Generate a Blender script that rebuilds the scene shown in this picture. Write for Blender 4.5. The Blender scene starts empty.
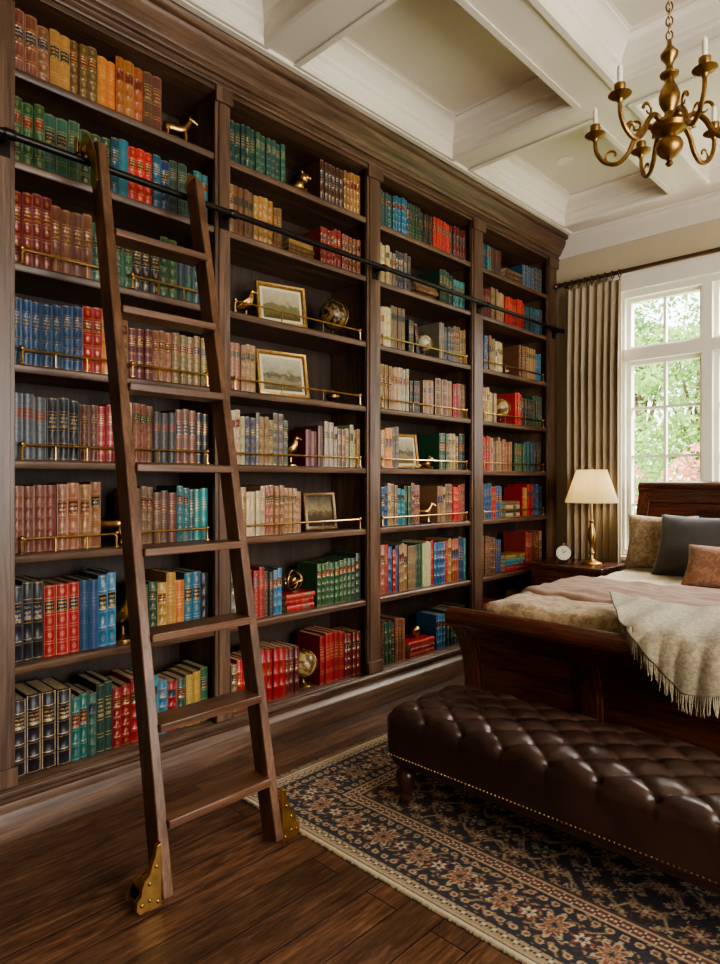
import bpy, math, random
import numpy as np
from mathutils import Matrix, Vector, noise as mnoise
random.seed(11)
R=random.random
def U(a,b): return a+(b-a)*random.random()
def lin(h):
    h=h.lstrip('#'); o=[]
    for i in (0,2,4):
        c=int(h[i:i+2],16)/255
        o.append(c/12.92 if c<=.04045 else ((c+.055)/1.055)**2.4)
    return tuple(o)
# ------------------------------------------------------------------ mesh builder
class MB:
    def __init__(s): s.v=[];s.f=[];s.m=[];s.mats=[];s.mx=Matrix()
    def mi(s,mat):
        if mat not in s.mats: s.mats.append(mat)
        return s.mats.index(mat)
    def add(s,vs,fs,mat):
        b=len(s.v); mx=s.mx
        for p in vs: s.v.append(tuple(mx@Vector(p)))
        k=s.mi(mat)
        for f in fs: s.f.append(tuple(i+b for i in f)); s.m.append(k)
    def box(s,x0,x1,y0,y1,z0,z1,mat):
        vs=[(x0,y0,z0),(x1,y0,z0),(x1,y1,z0),(x0,y1,z0),(x0,y0,z1),(x1,y0,z1),(x1,y1,z1),(x0,y1,z1)]
        s.add(vs,[(0,3,2,1),(4,5,6,7),(0,1,5,4),(1,2,6,5),(2,3,7,6),(3,0,4,7)],mat)
    def prism(s,poly,axis,a0,a1,mat):
        n=len(poly)
        def P(p,a):
            return {'Y':(p[0],a,p[1]),'X':(a,p[0],p[1]),'Z':(p[0],p[1],a)}[axis]
        vs=[P(p,a0) for p in poly]+[P(p,a1) for p in poly]
        fs=[tuple(range(n-1,-1,-1)),tuple(range(n,2*n))]
        for i in range(n):
            j=(i+1)%n; fs.append((i,j,n+j,n+i))
        s.add(vs,fs,mat)
    def lathe(s,prof,c,mat,seg=20,axis='Z'):
        vs=[];fs=[]
        for (r,z) in prof:
            for i in range(seg):
                a=2*math.pi*i/seg
                p=(r*math.cos(a),r*math.sin(a),z)
                if axis=='Y': p=(p[0],p[2],p[1])
                if axis=='X': p=(p[2],p[0],p[1])
                vs.append((c[0]+p[0],c[1]+p[1],c[2]+p[2]))
        for k in range(len(prof)-1):
            for i in range(seg):
                j=(i+1)%seg
                fs.append((k*seg+i,k*seg+j,(k+1)*seg+j,(k+1)*seg+i))
        s.add(vs,fs,mat)
    def sphere(s,c,r,mat,seg=14,ring=8,sc=(1,1,1)):
        vs=[];fs=[]
        for k in range(ring+1):
            t=math.pi*k/ring
            for i in range(seg):
                a=2*math.pi*i/seg
                vs.append((c[0]+sc[0]*r*math.sin(t)*math.cos(a),c[1]+sc[1]*r*math.sin(t)*math.sin(a),c[2]-sc[2]*r*math.cos(t)))
        for k in range(ring):
            for i in range(seg):
                j=(i+1)%seg
                fs.append((k*seg+i,k*seg+j,(k+1)*seg+j,(k+1)*seg+i))
        s.add(vs,fs,mat)
    def tube(s,path,rad,mat,seg=8,closed=False,cap=True):
        P=[Vector(p) for p in path]; n=len(P)
        if not hasattr(rad,'__len__'): rad=[rad]*n
        vs=[];fs=[];prev=None
        for i in range(n):
            if closed: t=P[(i+1)%n]-P[i-1]
            else: t=P[min(i+1,n-1)]-P[max(i-1,0)]
            t.normalize()
            if prev is None:
                a=Vector((0,0,1)) if abs(t.z)<.9 else Vector((1,0,0))
                u=t.cross(a).normalized()
            else:
                u=prev-t*prev.dot(t)
                u.normalize()
            prev=u; w=t.cross(u)
            for k in range(seg):
                a=2*math.pi*k/seg
                vs.append(tuple(P[i]+(u*math.cos(a)+w*math.sin(a))*rad[i]))
        for i in range(n if closed else n-1):
            j=(i+1)%n
            for k in range(seg):
                l=(k+1)%seg
                fs.append((i*seg+k,i*seg+l,j*seg+l,j*seg+k))
        if cap and not closed:
            fs.append(tuple(range(seg-1,-1,-1))); fs.append(tuple((n-1)*seg+k for k in range(seg)))
        s.add(vs,fs,mat)
    def ring(s,x0,x1,y0,y1,prof,mat,close=False):
        vs=[];fs=[];n=len(prof)
        for (i,z) in prof:
            vs+=[(x0+i,y0+i,z),(x1-i,y0+i,z),(x1-i,y1-i,z),(x0+i,y1-i,z)]
        for k in range(n if close else n-1):
            q=(k+1)%n
            for i in range(4):
                j=(i+1)%4
                fs.append((k*4+i,k*4+j,q*4+j,q*4+i))
        s.add(vs,fs,mat)
    def grid(s,nu,nv,fn,mat):
        vs=[fn(i/nu,j/nv) for j in range(nv+1) for i in range(nu+1)]
        w=nu+1; fs=[]
        for j in range(nv):
            for i in range(nu):
                fs.append((j*w+i,j*w+i+1,(j+1)*w+i+1,(j+1)*w+i))
        s.add(vs,fs,mat)
    def build(s,name,parent=None,ang=35,bevel=0,recalc=True,merge=0,solid=0):
        me=bpy.data.meshes.new(name); me.from_pydata(s.v,[],s.f)
        for m in s.mats: me.materials.append(m)
        me.polygons.foreach_set('material_index',s.m)
        if recalc or merge:
            import bmesh
            bm=bmesh.new(); bm.from_mesh(me)
            if merge: bmesh.ops.remove_doubles(bm,verts=bm.verts,dist=merge)
            bmesh.ops.recalc_face_normals(bm,faces=bm.faces)
            bm.to_mesh(me); bm.free()
        me.polygons.foreach_set('use_smooth',[True]*len(me.polygons))
        try: me.set_sharp_from_angle(angle=math.radians(ang))
        except Exception: pass
        ob=bpy.data.objects.new(name,me); bpy.context.scene.collection.objects.link(ob)
        if solid:
            m=ob.modifiers.new('solid','SOLIDIFY'); m.thickness=solid; m.offset=0
        if bevel:
            m=ob.modifiers.new('bev','BEVEL'); m.width=bevel; m.segments=2; m.limit_method='ANGLE'; m.angle_limit=math.radians(40)
        if parent: ob.parent=parent
        return ob
def empty(name):
    e=bpy.data.objects.new(name,None); bpy.context.scene.collection.objects.link(e); e.empty_display_size=.1
    return e
# ------------------------------------------------------------------ materials
class NT:
    def __init__(s,name):
        s.mat=bpy.data.materials.new(name); s.mat.use_nodes=True; s.t=s.mat.node_tree
        s.b=s.t.nodes['Principled BSDF']
    def n(s,t,**k):
        nd=s.t.nodes.new(t)
        for a,b in k.items(): setattr(nd,a,b)
        return nd
    def l(s,a,b): s.t.links.new(a,b)
    def m(s,op,a,b=None,c=None,clamp=False):
        nd=s.n('ShaderNodeMath',operation=op,use_clamp=clamp)
        for i,x in enumerate((a,b,c)):
            if x is None: continue
            if isinstance(x,(int,float)): nd.inputs[i].default_value=x
            else: s.l(x,nd.inputs[i])
        return nd.outputs[0]
    def coord(s,scale=(1,1,1),kind='Object',rot=(0,0,0)):
        c=s.n('ShaderNodeTexCoord'); mp=s.n('ShaderNodeMapping'); mp.inputs['Scale'].default_value=scale; mp.inputs['Rotation'].default_value=rot
        s.l(c.outputs[kind],mp.inputs[0]); return mp.outputs[0]
    def noise(s,vec,scale,detail=6,rough=.55,dist=0):
        nd=s.n('ShaderNodeTexNoise'); nd.inputs['Scale'].default_value=scale; nd.inputs['Detail'].default_value=detail
        nd.inputs['Roughness'].default_value=rough; nd.inputs['Distortion'].default_value=dist
        s.l(vec,nd.inputs['Vector']); return nd.outputs['Fac']
    def ramp(s,fac,stops,interp='LINEAR'):
        nd=s.n('ShaderNodeValToRGB'); cr=nd.color_ramp; cr.interpolation=interp
        while len(cr.elements)<len(stops): cr.elements.new(.5)
        for e,(p,c) in zip(cr.elements,stops): e.position=p; e.color=(*c,1)
        s.l(fac,nd.inputs[0]); return nd.outputs[0]
    def mix(s,f,a,b,bt='MIX'):
        nd=s.n('ShaderNodeMix',data_type='RGBA',blend_type=bt)
        for sock,x in ((nd.inputs[0],f),(nd.inputs[6],a),(nd.inputs[7],b)):
            if isinstance(x,(int,float)): sock.default_value=x
            elif isinstance(x,tuple): sock.default_value=(*x,1) if len(x)==3 else x
            else: s.l(x,sock)
        return nd.outputs[2]
    def bump(s,h,strength=.2,dist=.01):
        nd=s.n('ShaderNodeBump'); nd.inputs['Strength'].default_value=strength; nd.inputs['Distance'].default_value=dist
        s.l(h,nd.inputs['Height']); s.l(nd.outputs[0],s.b.inputs['Normal'])
def plain(name,col,rough=.5,metal=0,nb=None,var=.15,vs=6):
    t=NT(name); v=t.coord()
    f=t.noise(v,vs,4)
    c=t.ramp(f,[(.3,tuple(x*(1-var) for x in col)),(.7,tuple(min(1,x*(1+var)) for x in col))])
    t.l(c,t.b.inputs['Base Color']); t.b.inputs['Roughness'].default_value=rough; t.b.inputs['Metallic'].default_value=metal
    if nb: t.bump(t.noise(v,nb[0],4),nb[1],nb[2] if len(nb)>2 else .005)
    return t.mat
def wood(name,axis,dark,mid,light,rough=.4,sc=1.0,coat=0):
    t=NT(name); a='XYZ'.index(axis)
    s1=[9*sc]*3; s1[a]=.7*sc; s2=[70*sc]*3; s2[a]=2.5*sc
    n1=t.noise(t.coord(tuple(s1)),1.6,8,.6,1.2)
    n2=t.noise(t.coord(tuple(s2)),1.5,5,.7,.3)
    c=t.ramp(n1,[(.28,dark),(.5,mid),(.72,light)])
    g=t.ramp(n2,[(.35,(.45,.42,.4)),(.6,(1,1,1))])
    col=t.mix(.8,c,g,'MULTIPLY')
    t.l(col,t.b.inputs['Base Color'])
    t.l(t.m('ADD',t.m('MULTIPLY',n2,.18),rough-.09),t.b.inputs['Roughness'])
    t.b.inputs['Coat Weight'].default_value=coat; t.b.inputs['Coat Roughness'].default_value=.25
    t.bump(n2,.12,.004)
    return t.mat
wd,wm,wl=lin('3b291d'),lin('614735'),lin('80634d')
W_Y=wood('walnut_y','Y',wd,wm,wl); W_Z=wood('walnut_z','Z',wd,wm,wl)
W_BACK=wood('walnut_back','Z',lin('251811'),lin('3a291d'),lin('4b3526'),.6)
L_Z=wood('ladder_wood','Z',lin('402819'),lin('684833'),lin('846047'),.35); L_Y=wood('ladder_tread','Y',lin('402819'),lin('684833'),lin('846047'),.35)
mh=[lin('2d130c'),lin('502819'),lin('6c3b27')]
MH_X=wood('mahogany_x','X',*mh,rough=.28,coat=.3); MH_Z=wood('mahogany_z','Z',*mh,rough=.28,coat=.3); MH_Y=wood('mahogany_y','Y',*mh,rough=.28,coat=.3)
BRASS=plain('aged_brass',lin('bd965c'),.30,1,var=.25,vs=30)
BRASSD=plain('antique_brass',lin('937245'),.38,1,var=.35,vs=40)
IRON=plain('dark_bronze',lin('2b2724'),.35,.7)
ROD=plain('bronze_rod',lin('56402f'),.4,.6)
WHITE=plain('white_paint',lin('e4dfd2'),.55,var=.03,vs=2)
CEILM=plain('ceiling_moulding_paint',lin('d8d0c1'),.6,var=.03,vs=2)
CEILP=plain('ceiling_paint',lin('d3cbbb'),.7,var=.03,vs=2)
WALLP=plain('wall_paint',lin('bdae93'),.8,var=.04,vs=2,nb=(150,.05))
PAGES=plain('book_pages',lin('b8a27c'),.8,var=.2,vs=60)
CANDLE=plain('candle_sleeve',lin('efe5cf'),.5,var=.05)
CREAM=plain('cream_paint',lin('e0d6be'),.5,var=.05)
# floor
def floor_mat():
    t=NT('oak_floor')
    v=t.coord(kind='Object',rot=(0,0,math.pi/2))
    br=t.n('ShaderNodeTexBrick'); t.l(v,br.inputs['Vector'])
    br.offset=.37; br.inputs['Scale'].default_value=1; br.inputs['Brick Width'].default_value=1.5; br.inputs['Row Height'].default_value=.13
    br.inputs['Mortar Size'].default_value=.0024; br.inputs['Mortar Smooth'].default_value=.2; br.inputs['Bias'].default_value=0
    br.inputs['Color1'].default_value=(0,0,0,1); br.inputs['Color2'].default_value=(1,1,1,1); br.inputs['Mortar'].default_value=(.5,.5,.5,1)
    sep=t.n('ShaderNodeSeparateColor'); t.l(br.outputs['Color'],sep.inputs[0])
    cc=t.n('ShaderNodeTexCoord'); va=t.n('ShaderNodeVectorMath',operation='ADD'); cx=t.n('ShaderNodeCombineXYZ')
    t.l(t.m('MULTIPLY',sep.outputs[0],7),cx.inputs[2]); t.l(t.m('MULTIPLY',sep.outputs[0],13),cx.inputs[1])
    t.l(cc.outputs['Object'],va.inputs[0]); t.l(cx.outputs[0],va.inputs[1])
    mp=t.n('ShaderNodeMapping'); mp.inputs['Scale'].default_value=(14,1.4,14); t.l(va.outputs[0],mp.inputs[0])
    n1=t.noise(mp.outputs[0],1.5,8,.6,2.2)
    mp2=t.n('ShaderNodeMapping'); mp2.inputs['Scale'].default_value=(80,7,80); t.l(va.outputs[0],mp2.inputs[0])
    n2=t.noise(mp2.outputs[0],1.5,4,.7,.3)
    c=t.ramp(n1,[(.3,lin('4a3121')),(.5,lin('6c4b35')),(.7,lin('886449'))])
    c=t.mix(.75,c,t.ramp(n2,[(.38,(.38,.36,.34)),(.58,(1,1,1))]),'MULTIPLY')
    c=t.mix(1,c,t.ramp(sep.outputs[0],[(0,(.6,.59,.58)),(1,(1.15,1.12,1.08))]),'MULTIPLY')
    c=t.mix(br.outputs['Fac'],c,(.006,.004,.003))
    t.l(c,t.b.inputs['Base Color'])
    t.l(t.m('ADD',t.m('MULTIPLY',n2,.18),.36),t.b.inputs['Roughness'])
    h=t.m('SUBTRACT',t.m('MULTIPLY',n2,.25),br.outputs['Fac'])
    t.bump(h,.3,.004)
    return t.mat
# books
def book_mat():
    t=NT('book_cloth_and_gilt')
    def attr(nm):
        a=t.n('ShaderNodeAttribute'); a.attribute_name=nm; return a
    uvn=t.n('ShaderNodeUVMap'); uvn.uv_map='UVMap'
    sx=t.n('ShaderNodeSeparateXYZ'); t.l(uvn.outputs[0],sx.inputs[0]); u,v=sx.outputs[0],sx.outputs[1]
    st=t.n('ShaderNodeSeparateColor'); t.l(attr('bsty').outputs['Color'],st.inputs[0])
    N=t.m('ROUND',t.m('MULTIPLY',st.outputs[0],10)); rnd=st.outputs[1]; ga=st.outputs[2]
    col=attr('bcol').outputs['Color']; lab=attr('blab').outputs['Color']
    p=t.m('MULTIPLY',v,N); fr=t.m('FRACT',p); ab=t.m('ABSOLUTE',t.m('SUBTRACT',fr,.5))
    spine=t.m('GREATER_THAN',u,-1)
    line=t.m('LESS_THAN',t.m('ABSOLUTE',t.m('SUBTRACT',ab,.41)),.018)
    inside=t.m('LESS_THAN',ab,.40)
    pan=t.m('FLOOR',p)
    islab=t.m('MULTIPLY',t.m('COMPARE',pan,t.m('SUBTRACT',N,2),.1),inside)
    labf=t.m('MULTIPLY',t.m('MULTIPLY',islab,t.m('GREATER_THAN',rnd,.4)),spine)
    cu=t.m('ABSOLUTE',t.m('SUBTRACT',u,.5))
    cmb=t.n('ShaderNodeCombineXYZ'); t.l(t.m('ADD',t.m('MULTIPLY',u,7),t.m('MULTIPLY',rnd,50)),cmb.inputs[0]); t.l(t.m('MULTIPLY',v,20),cmb.inputs[1])
    tn=t.noise(cmb.outputs[0],1.5,2)
    rows=t.m('GREATER_THAN',t.m('FRACT',t.m('MULTIPLY',p,4)),.5)
    text=t.m('MULTIPLY',t.m('MULTIPLY',islab,rows),t.m('MULTIPLY',t.m('GREATER_THAN',tn,.47),t.m('LESS_THAN',cu,.34)))
    dist=t.m('SQRT',t.m('ADD',t.m('POWER',t.m('MULTIPLY',cu,1.1),2),t.m('POWER',ab,2)))
    orn=t.m('MULTIPLY',t.m('GREATER_THAN',t.m('SINE',t.m('MULTIPLY',dist,50)),.1),t.m('LESS_THAN',dist,.17))
    orn=t.m('MULTIPLY',t.m('MULTIPLY',orn,t.m('SUBTRACT',1,islab)),t.m('GREATER_THAN',rnd,.62))
    g=t.m('MAXIMUM',t.m('MAXIMUM',line,text),orn)
    wear=t.noise(t.coord(),70,4)
    g=t.m('MULTIPLY',g,t.ramp(wear,[(.36,(.55,.55,.55)),(.5,(1,1,1))]))
    g=t.m('MULTIPLY',t.m('MULTIPLY',g,spine),ga,clamp=True)
    base=t.mix(labf,col,lab)
    base=t.mix(.6,base,t.ramp(wear,[(.3,(.6,.6,.6)),(.65,(1.08,1.08,1.08))]),'MULTIPLY')
    base=t.mix(g,base,lin('cfa868'))
    t.l(base,t.b.inputs['Base Color'])
    t.l(t.m('MULTIPLY',g,.5),t.b.inputs['Metallic'])
    t.b.inputs['Roughness'].default_value=.4
    t.bump(wear,.06,.003)
    return t.mat
BOOK=book_mat()
# ------------------------------------------------------------------ room shell
XL,XR,YB,YF=-.38,5.0,-2.5,5.1
HS=3.36; HC=3.56
b=MB(); b.box(XL-.12,XR+.15,YB-.15,YF+.2,-.1,0,floor_mat()); b.build('floor')
b=MB(); b.box(XL-.12,XL,YB,YF,0,3.7,WALLP); b.build('wall_left')
b=MB(); b.box(XL-.12,XR+.15,YB-.15,YB,0,3.7,WALLP); b.build('wall_back')
WX0,WX1,WZ0,WZ1=.54,2.98,.74,2.82
b=MB()
b.box(XL-.12,WX0,YF,YF+.2,0,3.7,WALLP); b.box(WX1,XR+.15,YF,YF+.2,0,3.7,WALLP)
b.box(WX0,WX1,YF,YF+.2,0,WZ0,WALLP); b.box(WX0,WX1,YF,YF+.2,WZ1,3.7,WALLP); b.build('wall_far')
b=MB()
b.box(XR,XR+.15,YB,.2,0,3.7,WALLP); b.box(XR,XR+.15,3.2,YF,0,3.7,WALLP)
b.box(XR,XR+.15,.2,3.2,0,.6,WALLP); b.box(XR,XR+.15,.2,3.2,2.9,3.7,WALLP); b.build('wall_right')
b=MB(); b.box(XL-.12,XR+.15,YB-.15,YF+.2,HC,3.75,CEILP)
bx=[(XL,.2),(1.0,1.25),(2.3,2.55),(3.6,3.85),(4.75,XR)]
by=[(YB,-2.3),(-1.1,-.88),(.37,.59),(1.83,2.05),(3.3,3.52),(4.80,YF)]
for x0,x1 in bx: b.box(x0,x1,YB,YF,HS,HC,CEILM)
for y0,y1 in by:
    for i in range(len(bx)-1): b.box(bx[i][1],bx[i+1][0],y0,y1,HS,HC,CEILM)
b.build('ceiling')
b=MB()
for i in range(len(bx)-1):
    for j in range(len(by)-1):
        x0,x1,y0,y1=bx[i][1],bx[i+1][0],by[j][1],by[j+1][0]
        b.ring(x0,x1,y0,y1,[(-.001,HS-.004),(-.03,HS-.004),(-.03,HS-.012),(.0,HS-.012),(.012,HS),(.012,HS+.02),(.004,HS+.03),(.004,HC-.12),(.02,HC-.11),(.022,HC-.09),(.035,HC-.075),(.06,HC-.05),(.075,HC-.025),(.09,HC-.018),(.09,HC-.008),(.105,HC-.001)],CEILM)
b.build('trim_coffers',recalc=True)
cor=[(0,-.15),(.012,-.15),(.016,-.135),(.03,-.12),(.05,-.09),(.08,-.055),(.10,-.04),(.105,-.025),(.12,-.02),(.12,0),(0,0)]
b=MB(); b.prism([(YF-a,HS+z) for a,z in cor],'X',.0,XR,CEILM); b.build('trim_cornice_far')
b=MB(); b.prism([(XR-a,HS+z) for a,z in cor],'Y',YB,YF,CEILM); b.build('trim_cornice_right')
b=MB(); b.box(.02,XR,YF-.02,YF,0,.16,WHITE); b.build('baseboard_far',bevel=.005)
b=MB(); b.prism([(.15,HS),(.15,HS-.016),(.18,HS-.016),(.185,HS)],'Y',YB,YF-.125,CEILM); b.build('trim_bookcase_ceiling')
b=MB(); b.lathe([(.0,HC-.002),(.038,HC-.002),(.04,HC-.006),(.055,HC-.006),(.058,HC)],(.50,4.2,0),WHITE,24); b.build('recessed_ceiling_light')
# window
b=MB()
b.box(WX0-.09,WX0,YF-.025,YF,WZ0-.05,WZ1+.1,WHITE); b.box(WX1,WX1+.09,YF-.025,YF,WZ0-.05,WZ1+.1,WHITE)
b.box(WX0-.11,WX1+.11,YF-.035,YF,WZ1,WZ1+.11,WHITE); b.box(WX0-.13,WX1+.13,YF-.05,YF,WZ1+.11,WZ1+.135,WHITE)
b.box(WX0-.12,WX1+.12,YF-.07,YF+.05,WZ0-.03,WZ0,WHITE); b.box(WX0-.09,WX1+.09,YF-.02,YF,WZ0-.12,WZ0-.03,WHITE)
units=[(.56,1.12),(1.19,1.76),(1.83,2.40),(2.47,2.96)]
b.box(WX0,.56,YF+.002,YF+.16,WZ0,WZ1,WHITE); b.box(2.96,WX1,YF+.002,YF+.16,WZ0,WZ1,WHITE)
for i in range(3):
    for z0,z1 in ((WZ0+.05,2.27),(2.36,WZ1-.05)): b.box(units[i][1],units[i+1][0],YF-.008,YF+.155,z0,z1,WHITE)
b.box(.56,2.96,YF+.003,YF+.158,WZ0,WZ0+.05,WHITE); b.box(.56,2.96,YF+.003,YF+.158,WZ1-.05,WZ1,WHITE); b.box(.56,2.96,YF-.016,YF+.158,2.27,2.36,WHITE)
for x0,x1 in units:
    for z0,z1 in ((WZ0+.05,2.27),(2.36,WZ1-.05)):
        b.box(x0,x0+.03,YF+.05,YF+.11,z0,z1,WHITE); b.box(x1-.03,x1,YF+.05,YF+.11,z0,z1,WHITE)
        b.box(x0+.03,x1-.03,YF+.051,YF+.109,z0,z0+.03,WHITE); b.box(x0+.03,x1-.03,YF+.051,YF+.109,z1-.03,z1,WHITE)
    xc=(x0+x1)/2
    b.box(xc-.010,xc+.010,YF+.06,YF+.1,WZ0+.08,2.24,WHITE); b.box(xc-.010,xc+.010,YF+.06,YF+.1,2.39,WZ1-.08,WHITE)
    for z in (1.14,1.52,1.90): b.box(x0+.03,x1-.03,YF+.062,YF+.098,z-.010,z+.010,WHITE)
b.build('window_1')
b=MB()
for y in (.2,1.15,2.15,3.12): b.box(XR,XR+.12,y,y+.08,.6,2.9,WHITE)
b.box(XR+.005,XR+.115,.2,3.2,.6,.68,WHITE); b.box(XR+.005,XR+.115,.2,3.2,2.82,2.9,WHITE); b.box(XR+.005,XR+.115,.2,3.2,2.2,2.27,WHITE)
b.build('added_window_right')  # unseen side window, added to let light onto the bookcase
# ------------------------------------------------------------------ bookcase
BD=-.36
bays=[(-1.30,-.30),(-.22,.73),(.824,1.695),(1.78,2.735),(2.85,3.81),(3.95,4.91)]
stiles=[(-1.40,-1.30),(-.30,-.22),(.73,.824),(1.695,1.78),(2.735,2.85),(3.81,3.95),(4.91,5.06)]
shelves=[2.88,2.535,2.15,1.77,1.406,1.047,.628,.187]
TOP=3.165
b=MB()
b.box(BD,BD+.015,-1.4,5.09,.0,3.25,W_BACK)
for y0,y1 in stiles:
    b.box(BD+.015,-.022,(y0+y1)/2-.028 if y1-y0>.09 else y0+.012,(y0+y1)/2+.028 if y1-y0>.09 else y1-.012,.0,TOP+.05,W_Z)
    b.box(-.022,0,y0,y1,.187,TOP+.03,W_Z)
    b.box(0,.008,y0+.018,y1-.018,.215,TOP-.03,W_Z)
    b.box(0,.02,y0-.004,y1+.004,.19,.26,W_Z); b.box(0,.02,y0-.004,y1+.004,TOP-.05,TOP+.02,W_Z)
for y0,y1 in bays:
    for z in shelves:
        b.box(BD+.015,-.03,y0-.03,y1+.03,z-.028,z,W_Y)
        b.prism([(-.03,z-.036),(-.012,z-.036),(-.008,z-.03),(-.008,z-.010),(-.014,z-.002),(-.03,z)],'Y',y0,y1,W_Y)
    b.box(BD+.015,-.02,y0-.03,y1+.03,TOP,TOP+.03,W_Y)
b.box(-.03,.012,-1.4,5.06,0,.165,W_Y)
b.prism([(0,0),(.045,0),(.045,.105),(.038,.115),(.028,.122),(.022,.135),(.012,.14),(0,.14)],'Y',-1.4,5.08,W_Y)
b.prism([(0,.155),(.022,.155),(.03,.165),(.03,.178),(.018,.187),(0,.187)],'Y',-1.4,5.08,W_Y)
b.box(-.022,.006,-1.4,5.08,TOP,3.22,W_Y)
cr=[(0,3.185),(.016,3.185),(.02,3.192),(.02,3.20),(.012,3.208),(.012,3.226),(.028,3.23),(.034,3.24),(.048,3.248),(.052,3.258),(.075,3.274),(.098,3.298),(.106,3.306),(.11,3.318),(.128,3.322),(.14,3.334),(.145,3.355),(-.1,3.358),(-.1,3.185)]
b.prism(cr,'Y',-1.4,5.08,W_Y)
bookcase=b.build('bookcase',bevel=.0022)
b=MB()
def rail(y0,y1,z):
    h=.055; x=-.02
    b.tube([(x,y0,z),(x,y0,z+h-.012),(x,y0+.006,z+h-.003),(x,y0+.016,z+h),(x,y1-.016,z+h),(x,y1-.006,z+h-.003),(x,y1,z+h-.012),(x,y1,z)],.0050,BRASS,8)
    for y in (y0,y1): b.sphere((x,y,z+h+.004),.010,BRASS,10,6); b.lathe([(.011,0),(.011,.004),(.005,.008)],(x,y,z),BRASS,10)
    n=3
    for i in range(1,n): 
        y=y0+(y1-y0)*i/n; b.tube([(x,y,z),(x,y,z+h)],.003,BRASS,6)
for bi,(y0,y1) in enumerate(bays):
    for r in (2,3,4,5):
        z=shelves[r]
        if bi==2: rail(y0+.03,y0+.40,z); rail(y0+.47,y1-.03,z)
        else: rail(y0+.04,y1-.04,z)
b.build('gallery_rails',parent=bookcase)
b=MB()
b.tube([(.085,-1.3,2.57),(.085,5.0,2.57)],.0145,IRON,12)
for yy in (-1.3,5.0): b.sphere((.085,yy,2.57),.020,IRON)
for y0,y1 in stiles:
    y=(y0+y1)/2
    b.box(.008,.014,y-.025,y+.025,2.52,2.62,IRON); b.tube([(.01,y,2.57),(.085,y,2.57)],.011,IRON,10); b.lathe([(.0,-.020),(.018,-.020),(.020,-.015),(.020,.015),(.018,.020),(0,.020)],(.085,y,2.57),IRON,14,'Y')
b.build('ladder_rail',parent=bookcase)
# ------------------------------------------------------------------ books
def pc(c):
    r,g,b_=lin(c); m=(r+g+b_)/3; k=1.0
    return tuple(max(0,min(.9,(m+(q-m)*k)*1.12)) for q in (r,g,b_))
PAL={k:[pc(c) for c in v.split()] for k,v in dict(
 tan='7d5634 8a6436 95713c 8e5a32 9c7840 75623c 62482a',
 green='22402f 2a4f3c 1e3a32 325844',
 dgreen='1f3a2c 284630 2e4c2c',
 brown='5c3a2a 6e4634 4a3024 7a5038',
 dkred='64201c 782a24 561c1c',
 black='222024 28262a 2c2624',
 blue='254e6c 21405e 316682 1f3856',
 teal='215a5c 2b6c6c 21484c',
 red='922020 a62826 801a1c',
 cream='a09070 988864 ac9c74 8c7e64',
 grey='52504c 645e54 44464a',
 pink='80503c 744434 8a5a44',
 orange='a85e2a b07434',
 yellow='9a7c38 a48440',
 multi='254e6c 922020 a09070 22402f 6e4232 8f6f38 1f3856 8c4428 2b6c6c',
 multi2='a09070 922020 22402f 80503c 254e6c 8a3a24 a85e2a',
 ctan='8e7650 7c6040 8a6c4a 70563c',
).items()}
LAB=[lin(c) for c in '5a1a16 1c2a24 161416 6a2418 1a2a40'.split()]
class BB:
    def __init__(s): s.v=[];s.f=[];s.m=[];s.uv=[];s.c=[];s.l=[];s.s=[]
    def add(s,vs,fs,uvs,mi,c,l,st):
        o=len(s.v); s.v+=vs; s.f+=[tuple(i+o for i in f) for f in fs]; s.m+=[mi]*len(fs); s.uv+=uvs
        n=len(vs); s.c+=[c]*n; s.l+=[l]*n; s.s+=[st]*n
bk=BB()
BOXF=[(0,3,2,1),(4,5,6,7),(0,1,5,4),(1,2,6,5),(2,3,7,6),(3,0,4,7)]
def boxv(x0,x1,y0,y1,z0,z1): return [(x0,y0,z0),(x1,y0,z0),(x1,y1,z0),(x0,y1,z0),(x0,y0,z1),(x1,y0,z1),(x1,y1,z1),(x0,y1,z1)]
def book(mx,thk,h,dep,col,lab,sty,raised):
    N=int(round(sty[0]*10))
    T=lambda vs:[tuple(mx@Vector(p)) for p in vs]
    bd=min(.003,thk*.12)
    nu=[(-5,-5)]*8
    for y0 in (0,thk-bd):
        bk.add(T(boxv(-dep,-thk*.14,y0,y0+bd,0,h)),BOXF,nu,0,col,lab,sty)
    bk.add(T(boxv(-dep+.004,-thk*.1-.002,bd*.8,thk-bd*.8,.003,h-.0035)),BOXF,nu,1,col,lab,sty)
    K=6; lv=[(0,0)]
    if raised:
        for i in range(1,N): lv+=[(i/N-.015,0),(i/N-.007,.0026),(i/N+.007,.0026),(i/N+.015,0)]
    lv.append((1,0))
    vs=[];uv=[]
    for (t,bmp) in lv:
        for k in range(K+1):
            q=2*k/K-1
            x=-thk*.2*q*q+bmp*(1-q**4); y=thk*k/K
            vs.append((x,y,t*h)); uv.append((k/K,t))
    fs=[]
    for j in range(len(lv)-1):
        for k in range(K): fs.append((j*(K+1)+k,j*(K+1)+k+1,(j+1)*(K+1)+k+1,(j+1)*(K+1)+k))
    bk.add(T(vs),fs,uv,0,col,lab,sty)
    n=K+1; top=[(x,y,h) for (x,y,z) in vs[-n:]]; topi=[(min(x-.004,-.004-thk*.05),y,h) for (x,y,z) in vs[-n:]]
    bk.add(T(top+topi),[(i,i+1,n+i+1,n+i) for i in range(n-1)],[(-5,-5)]*(2*n),0,col,lab,sty)
def clear(r): return (TOP if r==0 else shelves[r-1]-.036)-shelves[r]
def newset(pal):
    p=random.choice(PAL[pal])
    return p,random.choice(LAB),((random.choice([4,5,5,6]))/10,R(),U(.45,1) if R()<.85 else .12),R()<.6
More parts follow.
